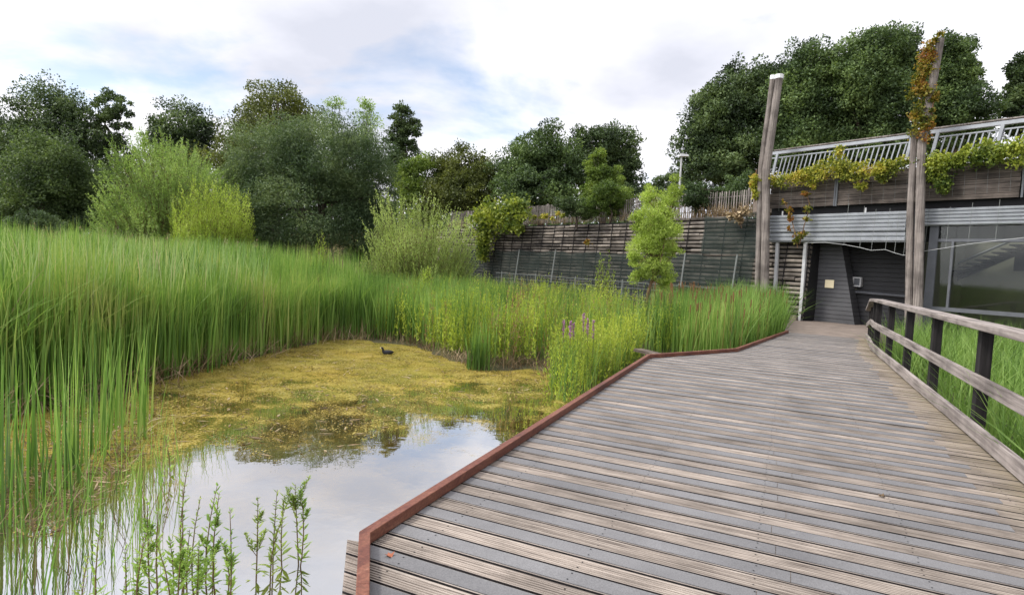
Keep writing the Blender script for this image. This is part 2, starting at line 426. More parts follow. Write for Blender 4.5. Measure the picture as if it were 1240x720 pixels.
# ------------------------------------------------------------------ object helpers
ROOT = {}
def tag(o, label=None, cat=None, group=None, kind=None):
    if label: o['label'] = label
    if cat: o['category'] = cat
    if group: o['group'] = group
    if kind: o['kind'] = kind
    return o
def thing(name, loc, label, cat, group=None):
    o = bpy.data.objects.new(name, None)
    o.empty_display_size = 0.3
    COL.objects.link(o)
    o.location = loc
    ROOT[o] = Vector(loc)
    return tag(o, label, cat, group)
def mesh_np(name, V, Fq, mat, parent=None, smooth=False, mat_idx=None):
    """V (n,3), Fq (m,k) all faces the same size, or a list of index lists"""
    me = bpy.data.meshes.new(name)
    V = np.asarray(V, dtype=np.float32).reshape(-1, 3)
    base = ROOT.get(parent) if parent is not None else None
    if base is not None:
        V = V - np.array(base, dtype=np.float32)
    if isinstance(Fq, np.ndarray):
        n, k = Fq.shape
        me.vertices.add(len(V)); me.vertices.foreach_set('co', V.ravel())
        me.loops.add(n * k); me.loops.foreach_set('vertex_index', Fq.astype(np.int32).ravel())
        me.polygons.add(n)
        me.polygons.foreach_set('loop_start', np.arange(0, n * k, k, dtype=np.int32))
        me.update(calc_edges=True)
    else:
        me.from_pydata([tuple(map(float, v)) for v in V], [], [list(f) for f in Fq])
        me.update()
    for mm in (mat if isinstance(mat, (list, tuple)) else [mat]):
        me.materials.append(mm)
    if mat_idx is not None:
        me.polygons.foreach_set('material_index', np.asarray(mat_idx, dtype=np.int32))
    if smooth:
        me.polygons.foreach_set('use_smooth', np.ones(len(me.polygons), dtype=bool))
    o = bpy.data.objects.new(name, me)
    COL.objects.link(o)
    if parent is not None:
        o.parent = parent
        ROOT[o] = ROOT[parent]
    return o
class MB:
    """collects polygons for ONE mesh"""
    def __init__(s): s.v = []; s.f = []
    def poly(s, pts):
        i = len(s.v); s.v += [tuple(p) for p in pts]; s.f.append(list(range(i, i + len(pts))))
    def hexa(s, a):
        """8 corners: bottom 4 (ccw from above), top 4"""
        i = len(s.v); s.v += [tuple(p) for p in a]
        for q in ((3, 2, 1, 0), (4, 5, 6, 7), (0, 1, 5, 4), (1, 2, 6, 5), (2, 3, 7, 6), (3, 0, 4, 7)):
            s.f.append([i + k for k in q])
    def box(s, o, ax, ay, az):
        o = Vector(o); ax = Vector(ax); ay = Vector(ay); az = Vector(az)
        b = [o, o + ax, o + ax + ay, o + ay]
        s.hexa(b + [p + az for p in b])
    def fbox(s, t0, t1, z0, z1, o0, o1):
        s.box(fp(t0, z0, o1), WT * (t1 - t0), WN * (o0 - o1), Vector((0, 0, z1 - z0)))
    def tube(s, pts, rad, n=6, cap=True):
        pts = [Vector(p) for p in pts]
        if not isinstance(rad, (list, tuple)): rad = [rad] * len(pts)
        i0 = len(s.v)
        for k, p in enumerate(pts):
            d = (pts[min(k + 1, len(pts) - 1)] - pts[max(k - 1, 0)])
            d = d.normalized() if d.length > 1e-9 else Vector((0, 0, 1))
            u = d.cross(Vector((0.31, 0.87, 0.38)))
            if u.length < 0.1: u = d.cross(Vector((1, 0, 0)))
            u.normalize(); vv = d.cross(u)
            for j in range(n):
                a = 2 * math.pi * j / n
                s.v.append(tuple(p + (u * math.cos(a) + vv * math.sin(a)) * rad[k]))
        for k in range(len(pts) - 1):
            for j in range(n):
                a = i0 + k * n + j; b = i0 + k * n + (j + 1) % n
                s.f.append([a, b, b + n, a + n])
        if cap:
            s.f.append([i0 + j for j in reversed(range(n))])
            e = i0 + (len(pts) - 1) * n
            s.f.append([e + j for j in range(n)])
    def build(s, name, mat, parent=None, smooth=False, bevel=0.0):
        o = mesh_np(name, np.array(s.v, dtype=np.float32), s.f, mat, parent, smooth)
        if bevel:
            b = o.modifiers.new('bevel', 'BEVEL'); b.width = bevel; b.segments = 2; b.limit_method = 'ANGLE'
        return o

# ------------------------------------------------------------------ foliage generators (numpy)
def unit(a):
    return a / np.maximum(np.linalg.norm(a, axis=1, keepdims=True), 1e-9)
def leaf_quads(P, D, Ln, Wd, roll=None, fold=0.0):
    """rhombic leaves: base P, pointing along D, length Ln, width Wd"""
    n = len(P)
    D = unit(D)
    R = unit(rng.normal(size=(n, 3)) if roll is None else roll)
    S = unit(np.cross(D, R))
    Ln = np.broadcast_to(np.asarray(Ln, dtype=float).reshape(-1, 1), (n, 1)); Wd = np.broadcast_to(np.asarray(Wd, dtype=float).reshape(-1, 1), (n, 1))
    mid = P + D * Ln * 0.45
    V = np.stack([P, mid + S * Wd * 0.5, P + D * Ln, mid - S * Wd * 0.5], axis=1).reshape(-1, 3)
    return V, np.arange(4 * n).reshape(n, 4)
def join(parts):
    Vs, Fs, o = [], [], 0
    for V, Fq in parts:
        Vs.append(V); Fs.append(Fq + o); o += len(V)
    return np.concatenate(Vs), np.concatenate(Fs)
def blades(B, H, lean, azim, Wd, segs=4, bend=1.6, twist=None):
    """upright tapering ribbons; B (n,3) bases"""
    n = len(B)
    H = np.asarray(H).reshape(-1, 1); lean = np.asarray(lean).reshape(-1, 1)
    dirx = np.stack([np.cos(azim), np.sin(azim), np.zeros(n)], 1)
    tw = rng.uniform(0, math.pi, n) if twist is None else twist
    side = np.stack([np.cos(tw), np.sin(tw), np.zeros(n)], 1)
    Wd = np.asarray(Wd).reshape(-1, 1) * np.ones((n, 1))
    rows = []
    for k in range(segs + 1):
        s = k / segs
        c = B + dirx * lean * H * s ** bend + np.array([0, 0, 1.0]) * H * (s - 0.35 * np.minimum(lean, 1.2) ** 2 * s ** 2)
        ww = Wd * (0.5 * (1 - s ** 2.2) + 0.03) * (0.75 + 0.25 * min(1, s * 4))
        rows.append(np.stack([c - side * ww, c + side * ww], 1))
    V = np.stack(rows, 1).reshape(-1, 3)                # n, segs+1, 2
    base = (np.arange(n) * (segs + 1) * 2)[:, None, None]
    k = (np.arange(segs) * 2)[None, :, None]
    Fq = (base + k + np.array([0, 1, 3, 2])[None, None, :]).reshape(-1, 4)
    return V, Fq
def shoots(B, T, nleaf, Ln, Wd, start=0.15, spread=0.55, sway=0.06, stem_r=0.006):
    """straight-ish shoots from B to T (n,3) with leaves along them; returns leaf mesh and stem mesh"""
    n = len(B)
    s = rng.uniform(start, 1.0, (n, nleaf)) ** 0.85
    ax = T - B
    ln = np.linalg.norm(ax, axis=1)
    bow = rng.normal(size=(n, 3)) * (sway * ln)[:, None]
    P = B[:, None] + ax[:, None] * s[..., None] + bow[:, None] * (np.sin(s * math.pi))[..., None]
    axu = unit(ax)
    D = axu[:, None] * 1.0 + rng.normal(size=(n, nleaf, 3)) * spread
    sz = (1.15 - 0.6 * s)
    L1 = (Ln * sz * rng.uniform(0.7, 1.3, s.shape)).ravel()
    lv = leaf_quads(P.reshape(-1, 3), D.reshape(-1, 3), L1, L1 * Wd / Ln)
    ts = np.linspace(0, 1, 5)
    pts = B[:, None] + ax[:, None] * ts[None, :, None] + bow[:, None] * np.sin(ts * math.pi)[None, :, None]
    rr = stem_r * (1.1 - ts)
    o = np.array([[1, 0, 0], [-0.5, 0.87, 0], [-0.5, -0.87, 0]])
    V = (pts[:, :, None] + o[None, None] * rr[None, :, None, None]).reshape(-1, 3)
    fb = []
    for k in range(4):
        for j in range(3):
            fb.append([k * 3 + j, k * 3 + (j + 1) % 3, (k + 1) * 3 + (j + 1) % 3, (k + 1) * 3 + j])
    Fq = (np.arange(n) * 15)[:, None, None] + np.array(fb)[None]
    return lv, (V, Fq.reshape(-1, 4))
def in_poly(X, Y, poly):
    c = np.zeros(X.shape, bool)
    j = len(poly) - 1
    for i in range(len(poly)):
        xi, yi = poly[i]; xj, yj = poly[j]
        q = ((yi > Y) != (yj > Y)) & (X < (xj - xi) * (Y - yi) / (yj - yi + 1e-12) + xi)
        c ^= q; j = i
    return c
def poly_dist(X, Y, poly):
    d = np.full(X.shape, 1e9)
    for i in range(len(poly)):
        x0, y0 = poly[i]; x1, y1 = poly[(i + 1) % len(poly)]
        ex, ey = x1 - x0, y1 - y0
        tt = np.clip(((X - x0) * ex + (Y - y0) * ey) / (ex * ex + ey * ey + 1e-12), 0, 1)
        d = np.minimum(d, np.hypot(X - x0 - tt * ex, Y - y0 - tt * ey))
    return d
def scatter(poly, n):
    xs = [p[0] for p in poly]; ys = [p[1] for p in poly]
    o = np.zeros((0, 2))
    while len(o) < n:
        q = np.stack([rng.uniform(min(xs), max(xs), n * 2), rng.uniform(min(ys), max(ys), n * 2)], 1)
        o = np.concatenate([o, q[in_poly(q[:, 0], q[:, 1], poly)]])
    return o[:n]
def P2(v): return (v.x, v.y)

# ------------------------------------------------------------------ ground, pond, sky-line land
WATER_Z = -0.5
pond = [P2(at(x, y, WATER_Z)) for x, y in ((760, 470), (690, 478), (640, 448), (580, 450), (535, 434), (500, 420), (430, 413), (395, 413), (330, 428), (270, 441), (215, 462), (165, 478), (90, 490), (-40, 506))]
pond += [(-8, 3.2), (-8, -4), (2, -4), (3.2, 3.0), (3.3, 8)]
def noise2(X, Y, s):
    return np.sin(X * 1.7 * s + 1.3) * np.cos(Y * 1.3 * s + 0.4) + 0.5 * np.sin(X * 3.1 * s + Y * 2.3 * s)
def ground_z(X, Y):
    ins = in_poly(X, Y, pond)
    d = poly_dist(X, Y, pond)
    z = np.where(ins, -0.5 - np.minimum(d * 0.5, 0.6), -0.5 + np.minimum(d * 0.03, 0.15))
    return z + 0.025 * noise2(X, Y, 1.3) * (~ins)
gx = np.concatenate([[-900, -400, -200, -110, -70, -50, -40], np.arange(-32, 26, 0.4), [30, 40, 60, 90, 150, 300, 900]])
gy = np.concatenate([[-900, -300, -100, -40, -15], np.arange(-6, 46, 0.4), [52, 60, 75, 100, 150, 250, 500, 1000]])
GX, GY = np.meshgrid(gx, gy)
GZ = ground_z(GX.ravel(), GY.ravel())
nx, ny = len(gx), len(gy)
ii = (np.arange(ny - 1)[:, None] * nx + np.arange(nx - 1)[None]).ravel()
tag(mesh_np('ground', np.stack([GX.ravel(), GY.ravel(), GZ], 1), np.stack([ii, ii + 1, ii + nx + 1, ii + nx], 1), M['ground'], smooth=True), kind='structure')
tag(mesh_np('pond_water', [(-26, -10, WATER_Z), (5.2, -10, WATER_Z), (5.2, 20, WATER_Z), (-26, 20, WATER_Z)], [[0, 1, 2, 3]], M['water']), kind='structure')

WALL_TOP = 4.0
REC = -1.5
def bank(name, t0, t1, o_front):
    ts = np.linspace(t0, t1, 40); bs = np.array([o_front, o_front - 0.6, o_front - 2, -10, -16, -30, -70, -160])
    bs = np.sort(bs)[::-1]
    V = []
    for bo in bs:
        for tt in ts:
            P = fp(tt, WALL_TOP - 0.05 + 0.06 * math.sin(tt * 1.7) + (0.1 if bo < -3 else 0), bo)
            V.append(P)
    n = len(ts)
    for tt in ts:
        V.append(fp(tt, -1.0, o_front))
    Fs = []
    for i in range(len(bs) - 1):
        for j in range(n - 1):
            a = i * n + j
            Fs.append([a, a + 1, a + n + 1, a + n])
    k = len(bs) * n
    for j in range(n - 1):
        Fs.append([k + j, k + j + 1, j + 1, j])
    tag(mesh_np(name, np.array([tuple(v) for v in V]), Fs, M['turf']), kind='structure')
bank('embankment', -120, -1.9, -1.6)
bank('embankment', -1.9, 120, -9.0)

# ------------------------------------------------------------------ boardwalk
left_bd = [to_pd(at(447, 724, 0)), to_pd(at(448, 660, 0)), to_pd(at(787, 434, 0)), to_pd(at(893, 426, 0)), to_pd(at(955, 403, 0))]
a0, a1 = left_bd[0], left_bd[1]
left_bd.insert(0, (a0[0] + (a0[0] - a1[0]) * 3, a0[1] + (a0[1] - a1[1]) * 3))
RIGHT_P = 1.68
def left_p(d):
    for (p0, d0), (p1, d1) in zip(left_bd[:-1], left_bd[1:]):
        if d0 <= d <= d1:
            return p0 + (p1 - p0) * (d - d0) / (d1 - d0 + 1e-9)
    return left_bd[0][0] if d < left_bd[0][1] else left_bd[-1][0]
def right_p(d):
    if d < 15.6: return RIGHT_P
    return RIGHT_P + (d - 15.6) * 0.11
BW = 0.131; PITCHB = 0.1430
bw = thing('boardwalk', dk(0, 9), 'broad boardwalk of grooved planks with grey grip strips and rusty steel edging', 'boardwalk')
prof = [(0, -0.045)]
ng = 7
for k in range(ng):
    u0 = BW * k / ng; u1 = BW * (k + 1) / ng; e = BW / ng
    prof += [(u0 + e * 0.02 + (0.002 if k == 0 else 0), 0.0), (u0 + e * 0.52, 0.0), (u0 + e * 0.60, -0.009), (u1 - e * 0.08, -0.009)] if k < ng - 1 else [(u0 + e * 0.02, 0.0), (u1 - 0.002, 0.0)]
prof += [(BW, -0.045)]
V, Fq, MI = [], [], []
d = left_bd[0][1] + 0.02
end_d = left_bd[-1][1]
nb = 0
strip_list = []
while d < end_d:
    dz = random.uniform(-0.002, 0.002); tilt = random.uniform(-0.01, 0.01)
    rr = random.uniform(-0.02, 0.025)
    wrow = dz
    i = len(V)
    K = len(prof)
    for (u, z) in prof:
        V.append(dk(left_p(d + u) - (0.15 if d + u < left_bd[2][1] else 0.06), d + u, z + wrow + tilt * u))
    for (u, z) in prof:
        V.append(dk(right_p(d + u) + 0.15 + rr, d + u, z + wrow + tilt * u + random.uniform(-0.0005, 0.0005)))
    for k in range(K - 1):
        Fq.append([i + k, i + K + k, i + K + k + 1, i + k + 1]); MI.append(1 if k in (0, K - 2) else 0)  # side faces take a dark grimy timber that paints in the gap shade
    if d < 10:
        for ps in (-1.66, -0.86, -0.06, 0.74, 1.54):
            for us in (0.034, 0.098):
                if ps < left_p(d + us) + 0.03: continue
                j = len(V); zs_ = wrow + (0.0062 if nb % 2 == 0 else 0.0012)
                pj = ps + random.uniform(-0.012, 0.012)
                for q_ in range(6):
                    V.append(dk(pj + 0.0052 * math.cos(q_ * 1.047), d + us + 0.0052 * math.sin(q_ * 1.047), zs_))
                Fq.append([j + q_ for q_ in range(6)]); MI.append(2)
    if nb % 2 == 0:
        strip_list.append((d, wrow))
    d += PITCHB + (0.004 if nb % 7 == 3 else 0)
    nb += 1
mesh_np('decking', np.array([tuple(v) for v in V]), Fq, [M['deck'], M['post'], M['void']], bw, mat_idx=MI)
for (d, zz) in strip_list:
    mb = MB()
    u0, u1 = 0.012, BW - 0.010
    seam = random.uniform(-0.05, 0.12)
    pr = right_p(d) - 0.23 + random.uniform(-0.08, 0.05)
    for (pa0, pa1, pb) in ((left_p(d + u0) + 0.0, left_p(d + u1) + 0.0, seam), (seam + 0.004, seam + 0.004, pr)):
        if pb - max(pa0, pa1) < 0.1: continue
        z0, z1 = zz - 0.001, zz + 0.0045
        mb.hexa([dk(pa0, d + u0, z0), dk(pb, d + u0, z0), dk(pb, d + u1, z0), dk(pa1, d + u1, z0),
                 dk(pa0, d + u0, z1), dk(pb, d + u0, z1), dk(pb, d + u1, z1), dk(pa1, d + u1, z1)])
    mb.build('grip_strip', M['grip'], bw)
# joists and a dark under-frame that keeps the plank gaps dark
mb = MB()
for p0 in (-1.7, -0.9, -0.1, 0.7, 1.5):
    dd0 = 1.4 if p0 > -1.2 else 3.2
    dd1 = 17.5 if p0 > 0 else (11.4 if p0 > -1.2 else 9.5)
    mb.box(dk(p0, dd0, -0.24), VP * 0.08, VD * (dd1 - dd0), Vector((0, 0, 0.2)))
for dd in np.arange(2.0, 17, 2.4):
    mb.box(dk(max(left_p(dd) + 0.12, -2), dd, -0.38), VP * (right_p(dd) - max(left_p(dd) + 0.12, -2)), VD * 0.12, Vector((0, 0, 0.138)))
mb.build('joist_frame', M['post'], bw)
for dd in (3.4, 6.2, 9.0, 11.8):
    for pp in (left_p(dd) + 0.25, RIGHT_P - 0.25):
        m2 = MB(); m2.tube([dk(pp, dd, -1.3), dk(pp, dd, -0.385)], 0.09, 10); m2.build('pile', M['post'], bw)
# side skirt under the near corner, made of stacked planks
def skirt(a, b, n, off):
    a = Vector(a); b = Vector(b); dd = (b - a).normalized(); nrm = Vector((-dd.y, dd.x, 0))
    for k in range(n):
        q = MB()
        z1 = -0.047 - k * 0.152
        q.box(a + nrm * off + Vector((0, 0, z1 - 0.146)), b - a, nrm * 0.045, Vector((0, 0, 0.146)))
        q.build('side_plank', M['side'], bw, bevel=0.004)
pts_l = [dk(*q) for q in left_bd]
skirt(pts_l[0], pts_l[2], 6, 0.066)
skirt(pts_l[2], pts_l[3], 3, 0.065)
# rusty steel edging, mitred at every bend, in lengths
KW, KH = 0.058, 0.064
def kerb_line():
    P = [q.copy() for q in pts_l]
    offs = []
    for i, q in enumerate(P):
        d0 = (P[i] - P[i - 1]).normalized() if i else (P[1] - P[0]).normalized()
        d1 = (P[i + 1] - P[i]).normalized() if i < len(P) - 1 else d0
        n0 = Vector((-d0.y, d0.x, 0)); n1 = Vector((-d1.y, d1.x, 0))
        m_ = (n0 + n1); m_.normalize()
        offs.append(m_ / max(m_.dot(n0), 0.3))
    return P, offs
KP, KO = kerb_line()
for i in range(len(KP) - 1):
    nseg = 2 if i == 2 else 1
    for s in range(nseg):
        def e(f): return KP[i].lerp(KP[i + 1], f), KO[i].lerp(KO[i + 1], f)
        cut = [0, 0.57, 1]
        f0 = 0 if nseg == 1 else cut[s]; f1 = 1 if nseg == 1 else cut[s + 1]
        (a, ao), (b, bo) = e(f0), e(f1)
        if nseg == 2:
            dn = (KP[i + 1] - KP[i]).normalized(); nn = Vector((-dn.y, dn.x, 0))
            if s == 0: bo = nn; b = b - dn * 0.003
            else: ao = nn; a = a + dn * 0.003
        zb, zt = 0.007, 0.007 + KH
        q = MB()
        q.hexa([a, b, b + bo * KW, a + ao * KW] and [a + Vector((0, 0, zb)), b + Vector((0, 0, zb)), b + bo * KW + Vector((0, 0, zb)), a + ao * KW + Vector((0, 0, zb)),
                a + Vector((0, 0, zt)), b + Vector((0, 0, zt)), b + bo * KW + Vector((0, 0, zt)), a + ao * KW + Vector((0, 0, zt))])
        q.build('steel_edging', M['rust'], bw, bevel=0.004)
# short plank beyond the bend
A, B_ = at(766, 421, 0.0), at(802, 430, 0.0)
q = MB(); dn = (B_ - A).normalized(); q.box(A - Vector((0, 0, 0.06)), B_ - A, Vector((-dn.y, dn.x, 0)) * 0.22, Vector((0, 0, 0.05))); q.build('spur_plank', M['side'], bw)

# concrete landing in front of the door
lp = [dk(*left_bd[-1]), dk(right_p(end_d) + 0.1, end_d), dk(right_p(end_d) + 0.6, end_d + 3.2), fp(6, 0, -0.1), fp(6, 0, -4), fp(-1.0, 0, -4), fp(-1.0, 0, 0.2)]
q = MB(); lpz = [p + Vector((0, 0, -0.004)) for p in lp]
q.poly(lpz)
for a, b in zip(lpz, lpz[1:] + lpz[:1]):
    q.poly([a, a - Vector((0, 0, 0.8)), b - Vector((0, 0, 0.8)), b])
tag(q.build('landing_path', M['concrete']), kind='structure')

# fallen leaves on the planks
for (px, py, col, lab) in ((472, 672, 'reddead', 'curled rust red leaf lying on the planks nearest the corner of the edging'),
                           (489, 622, 'reddead', 'small orange leaf on a plank against the inner side of the steel edging'),
                           (1068, 600, 'straw', 'yellow leaf lying on the grey planks near the kick board')):
    P = at(px, py, 0.008)
    n = 9; Vl = []; Fl = []
    for k in range(n):
        a = 2 * math.pi * k / n
        r0 = 0.028 * (1.0 if k % 2 else 0.55)
        Vl.append((P.x + r0 * math.cos(a), P.y + r0 * math.sin(a), P.z + 0.010 * (k % 2) + 0.006 * math.sin(a * 2)))
    Vl.append((P.x, P.y, P.z))
    for k in range(n): Fl.append([n, k, (k + 1) % n])
    tag(mesh_np('fallen_leaf', Vl, Fl, M[col]), lab, 'leaf', 'fallen leaves on the boardwalk')

# ------------------------------------------------------------------ wooden railing
rl = thing('wooden_railing', dk(RIGHT_P + 0.05, 9, 0), 'weathered timber railing with dark posts along the right of the boardwalk', 'railing')
HR = 1.10
def rline(d):
    """p offset and the drop of the rails at the far end"""
    if d < 15.6: return RIGHT_P + 0.06, 0.0
    k = d - 15.6
    return RIGHT_P + 0.06 + k * 0.075, max(0, (d - 17.0)) * 0.14
post_d = [1.5, 3.5, 5.5, 7.55, 9.75, 11.75, 13.75, 15.6, 17.3, 18.6, 19.6]
for pd in post_d:
    p, drop = rline(pd)
    q = MB()
    q.box(dk(p + 0.055, pd - 0.075, -1.0), VP * 0.10, VD * 0.15, Vector((0, 0, 1.0 + HR - drop - 0.005)))
    q.build('post', M['post'], rl, bevel=0.005)
def rail_strip(name, z0, z1, o0, o1, dlist, bev, dropf=1.0):
    for a, b in zip(dlist[:-1], dlist[1:]):
        pa, da = rline(a); pb, db = rline(b)
        g = 0.004
        q = MB()
        c = []
        for z_ in (0, 1):
            za_ = (z1 if z_ else z0) - da * dropf; zb_ = (z1 if z_ else z0) - db * dropf
            j = random.uniform(-0.003, 0.003)
            c += [dk(pa + o0, a + g, za_ + j), dk(pa + o1, a + g, za_ + j), dk(pb + o1, b - g, zb_ + j), dk(pb + o0, b - g, zb_ + j)]
        q.hexa(c)
        ob = q.build(name, M['rail'], rl, bevel=bev)
rail_strip('handrail', HR, HR + 0.07, -0.045, 0.17, [0.5, 4.3, 8.65, 12.75, 15.6, 17.3, 18.6, 19.7], 0.012)
rail_strip('middle_rail', 0.52, 0.645, 0.0, 0.052, [0.5, 3.5, 7.55, 11.75, 15.6, 17.3, 18.6, 19.7], 0.006, 0.7)
rail_strip('kick_board', 0.02, 0.165, -0.002, 0.052, [0.5, 4.6, 8.6, 12.75, 15.6, 17.3, 18.6, 19.7], 0.006, 0.25)

# ------------------------------------------------------------------ retaining wall of stacked logs
T_L, T_R = -27.0, 0.10
rw = thing('retaining_wall', fp(-10, -0.5, 0), 'long retaining wall of stacked weathered logs behind the marsh', 'retaining wall')
def batter(z): return -0.10 * (z + 0.5)          # the face leans back as it rises
def wall_top(t):
    return WALL_TOP + 0.10 * math.sin(t * 0.55) + 0.05 * math.sin(t * 1.9 + 1)
mb = MB()
cz = 0.172
z = -0.55
while z < WALL_TOP + 0.1:
    t_ = T_L + random.uniform(-1.5, 0)
    while t_ < T_R:
        ln = random.uniform(0.8, 2.4)
        t1 = min(t_ + ln, T_R)
        if z + 0.1 < wall_top(t_):
            r_ = random.uniform(0.058, 0.076)
            jo = random.uniform(-0.035, 0.035)
            zz = z + random.uniform(-0.012, 0.012)
            mb.tube([fp(t_ + 0.01, zz, batter(z) + jo), fp(t1 - 0.01, zz + random.uniform(-0.012, 0.012), batter(z) + jo)], r_, 7)
        t_ = t1
    z += cz
mb.build('log_courses', M['log'], rw)
mb = MB()
mb.hexa([fp(T_L, -0.9, -0.6), fp(T_R, -0.9, -0.6), fp(T_R, -0.9, 0.0), fp(T_L, -0.9, 0.0),
         fp(T_L, WALL_TOP - 0.12, -1.7), fp(T_R, WALL_TOP - 0.12, -1.7), fp(T_R, WALL_TOP - 0.12, batter(WALL_TOP) - 0.05), fp(T_L, WALL_TOP - 0.12, batter(WALL_TOP) - 0.05)])
mb.build('earth_core', M['void'], rw)
for tt in np.arange(T_L + 0.4, T_R, 0.92):
    q = MB(); j = random.uniform(-0.1, 0.1)
    q.tube([fp(tt, -0.5, 0.085), fp(tt + j * 0.3, WALL_TOP * 0.5, batter(WALL_TOP * 0.5) + 0.085), fp(tt + j, wall_top(tt) - 0.05, batter(WALL_TOP) + 0.085)], 0.022, 5)
    q.build('tie_rod', M['post'], rw)

# green netting over the logs
def net(px0, px1, py0, py1, label):
    t0, zt = fac(px0, py0, batter(2) + 0.2); t1, _ = fac(px1, py1, batter(2) + 0.2)
    return t0, t1, zt
def netting(t0, t1, z0, z1, label, stakes):
    e = thing('slope_netting', fp((t0 + t1) / 2, z0, 0.2), label, 'netting', 'green netting pinned over the log wall')
    nt_, nz_ = 46, 14
    V = []
    for j in range(nz_ + 1):
        for i in range(nt_ + 1):
            tt = t0 + (t1 - t0) * i / nt_; zz = z0 + (z1 - z0) * j / nz_
            if j == nz_: zz += 0.06 * math.sin(tt * 2.1) + 0.04 * math.sin(tt * 5)
            V.append(fp(tt, zz, batter(zz) + 0.16 + 0.025 * math.sin(tt * 3.1 + zz * 2) + 0.015 * math.sin(zz * 7)))
    Fs = [[j * (nt_ + 1) + i, j * (nt_ + 1) + i + 1, (j + 1) * (nt_ + 1) + i + 1, (j + 1) * (nt_ + 1) + i] for j in range(nz_) for i in range(nt_)]
    mesh_np('net_sheet', np.array([tuple(v) for v in V]), Fs, M['net'], e)
    for (a, b) in stakes:
        q = MB(); q.tube([facP(a[0], a[1], 0.32), facP(b[0], b[1], 0.12)], 0.035, 6); q.build('stake', M['wire_dim'], e)
zn = fac(680, 305, 0.0)[1]
netting(T_L, fac(912, 300)[0], -0.5, zn, 'dark green netting covering the foot of the log wall', [((623, 342), (629, 302)), ((667, 342), (673, 302)), ((824, 348), (830, 306)), ((886, 352), (893, 308))])
netting(fac(846, 300)[0], fac(913, 300)[0], zn + 0.05, WALL_TOP + 0.02, 'dark green netting hung to the top of the log wall beside the timber pole', [])

# chestnut paling fence on top
pf = thing('paling_fence', fp(-10, WALL_TOP, -0.9), 'weathered grey paling fence running along the top of the log wall', 'fence')
mb = MB()
tt = T_L
while tt < -0.6:
    h = random.uniform(1.04, 1.11)
    ln = random.uniform(-0.02, 0.02)
    ww = random.uniform(0.035, 0.055)
    zb = WALL_TOP + 0.04
    a = fp(tt, zb, -0.9)
    mb.hexa([a, a + WT * ww, a + WT * ww - WN * 0.025, a - WN * 0.025] + [q_ + WT * ln + Vector((0, 0, h)) for q_ in (a, a + WT * ww, a + WT * ww - WN * 0.025, a - WN * 0.025)])
    tt += random.uniform(0.10, 0.135)
mb.build('paling', M['pale'], pf)
for zz in (0.28, 0.88):
    q = MB(); q.tube([fp(T_L, WALL_TOP + zz, -0.945), fp(-0.6, WALL_TOP + zz, -0.945)], 0.018, 5); q.build('rail', M['pale'], pf)
for tt in np.arange(T_L + 0.5, -0.6, 2.6):
    q = MB(); q.tube([fp(tt, WALL_TOP - 0.3, -1.02), fp(tt + 0.03, WALL_TOP + 1.2, -1.02)], 0.05, 7); q.build('post', M['pale'], pf)

# wire fence in front of the wall
wf = thing('wire_fence', fp(-8, -0.4, 1.1), 'low wire mesh fence standing before the log wall', 'fence')
za_ = fac(700, 337, 1.1)[1]
mb = MB()
for zz in np.linspace(-0.3, za_, 6):
    mb.tube([fp(-18, zz, 1.1), fp(-0.8, zz, 1.1)], 0.006 if zz < za_ - 0.01 else 0.012, 3)
for tt in np.arange(-18, -0.8, 0.3):
    mb.tube([fp(tt, -0.3, 1.1), fp(tt, za_, 1.1)], 0.005, 3)
mb.build('wire_mesh', M['wire_dim'], wf)
for tt in np.arange(-17.5, -0.8, 3.2):
    q = MB(); q.tube([fp(tt, -0.6, 1.06), fp(tt, za_ + 0.1, 1.06)], 0.03, 6); q.build('post', M['wire_dim'], wf)

# ------------------------------------------------------------------ building set into the bank
bd = thing('visitor_building', fp(3, 0, 0), 'low building set into the bank with timber panels and corrugated metal bands', 'building')
tA, zA = fac(930, 277); tB, _ = fac(1098, 277); tC, _ = fac(1118, 262); tE = 16.0
z_f1b = (fac(930, 293)[1] + fac(1096, 293)[1]) / 2; z_f1t = (fac(930, 261)[1] + fac(1096, 256.5)[1]) / 2
z_f2b = (fac(1125, 272.5)[1] + fac(1240, 272.5)[1]) / 2; z_f2t = (fac(1119, 253.5)[1] + fac(1240, 248.6)[1]) / 2
z_pb = (fac(935, 253)[1] + fac(1090, 245)[1] + fac(1238, 238)[1]) / 3
z_pt = (fac(1125, 203)[1] + fac(1238, 194)[1]) / 2 + 0.05
def corrugated(t0, t1, z0, z1, o, n, parent):
    V = []; Fs = []
    pr = []
    st_ = (z1 - z0) / n
    for k in range(n):
        zb = z0 + k * st_
        pr += [(zb, 0.0), (zb + st_ * 0.14, 0.004), (zb + st_ * 0.28, 0.045), (zb + st_ * 0.80, 0.052), (zb + st_ * 0.97, 0.004)]
    pr += [(z1, 0.0), (z1, -0.12)]
    pr = [(z0, -0.12)] + pr
    K = len(pr)
    for tt in (t0, t1):
        for (zz, oo) in pr: V.append(fp(tt, zz, o + oo))
    for k in range(K - 1): Fs.append([k, K + k, K + k + 1, k + 1])
    Fs.append(list(range(K))); Fs.append(list(range(2 * K - 1, K - 1, -1)))
    return mesh_np('metal_band', np.array([tuple(v) for v in V]), Fs, M['steel'], parent)
zm = z_f1b + (z_f1t - z_f1b) * 0.34
corrugated(tA, tB, z_f1b, zm - 0.01, 0.05, 2, bd)
corrugated(tA, tB, zm + 0.01, z_f1t, 0.08, 5, bd)
corrugated(tC, tE, z_f2b, z_f2t, 0.05, 5, bd)
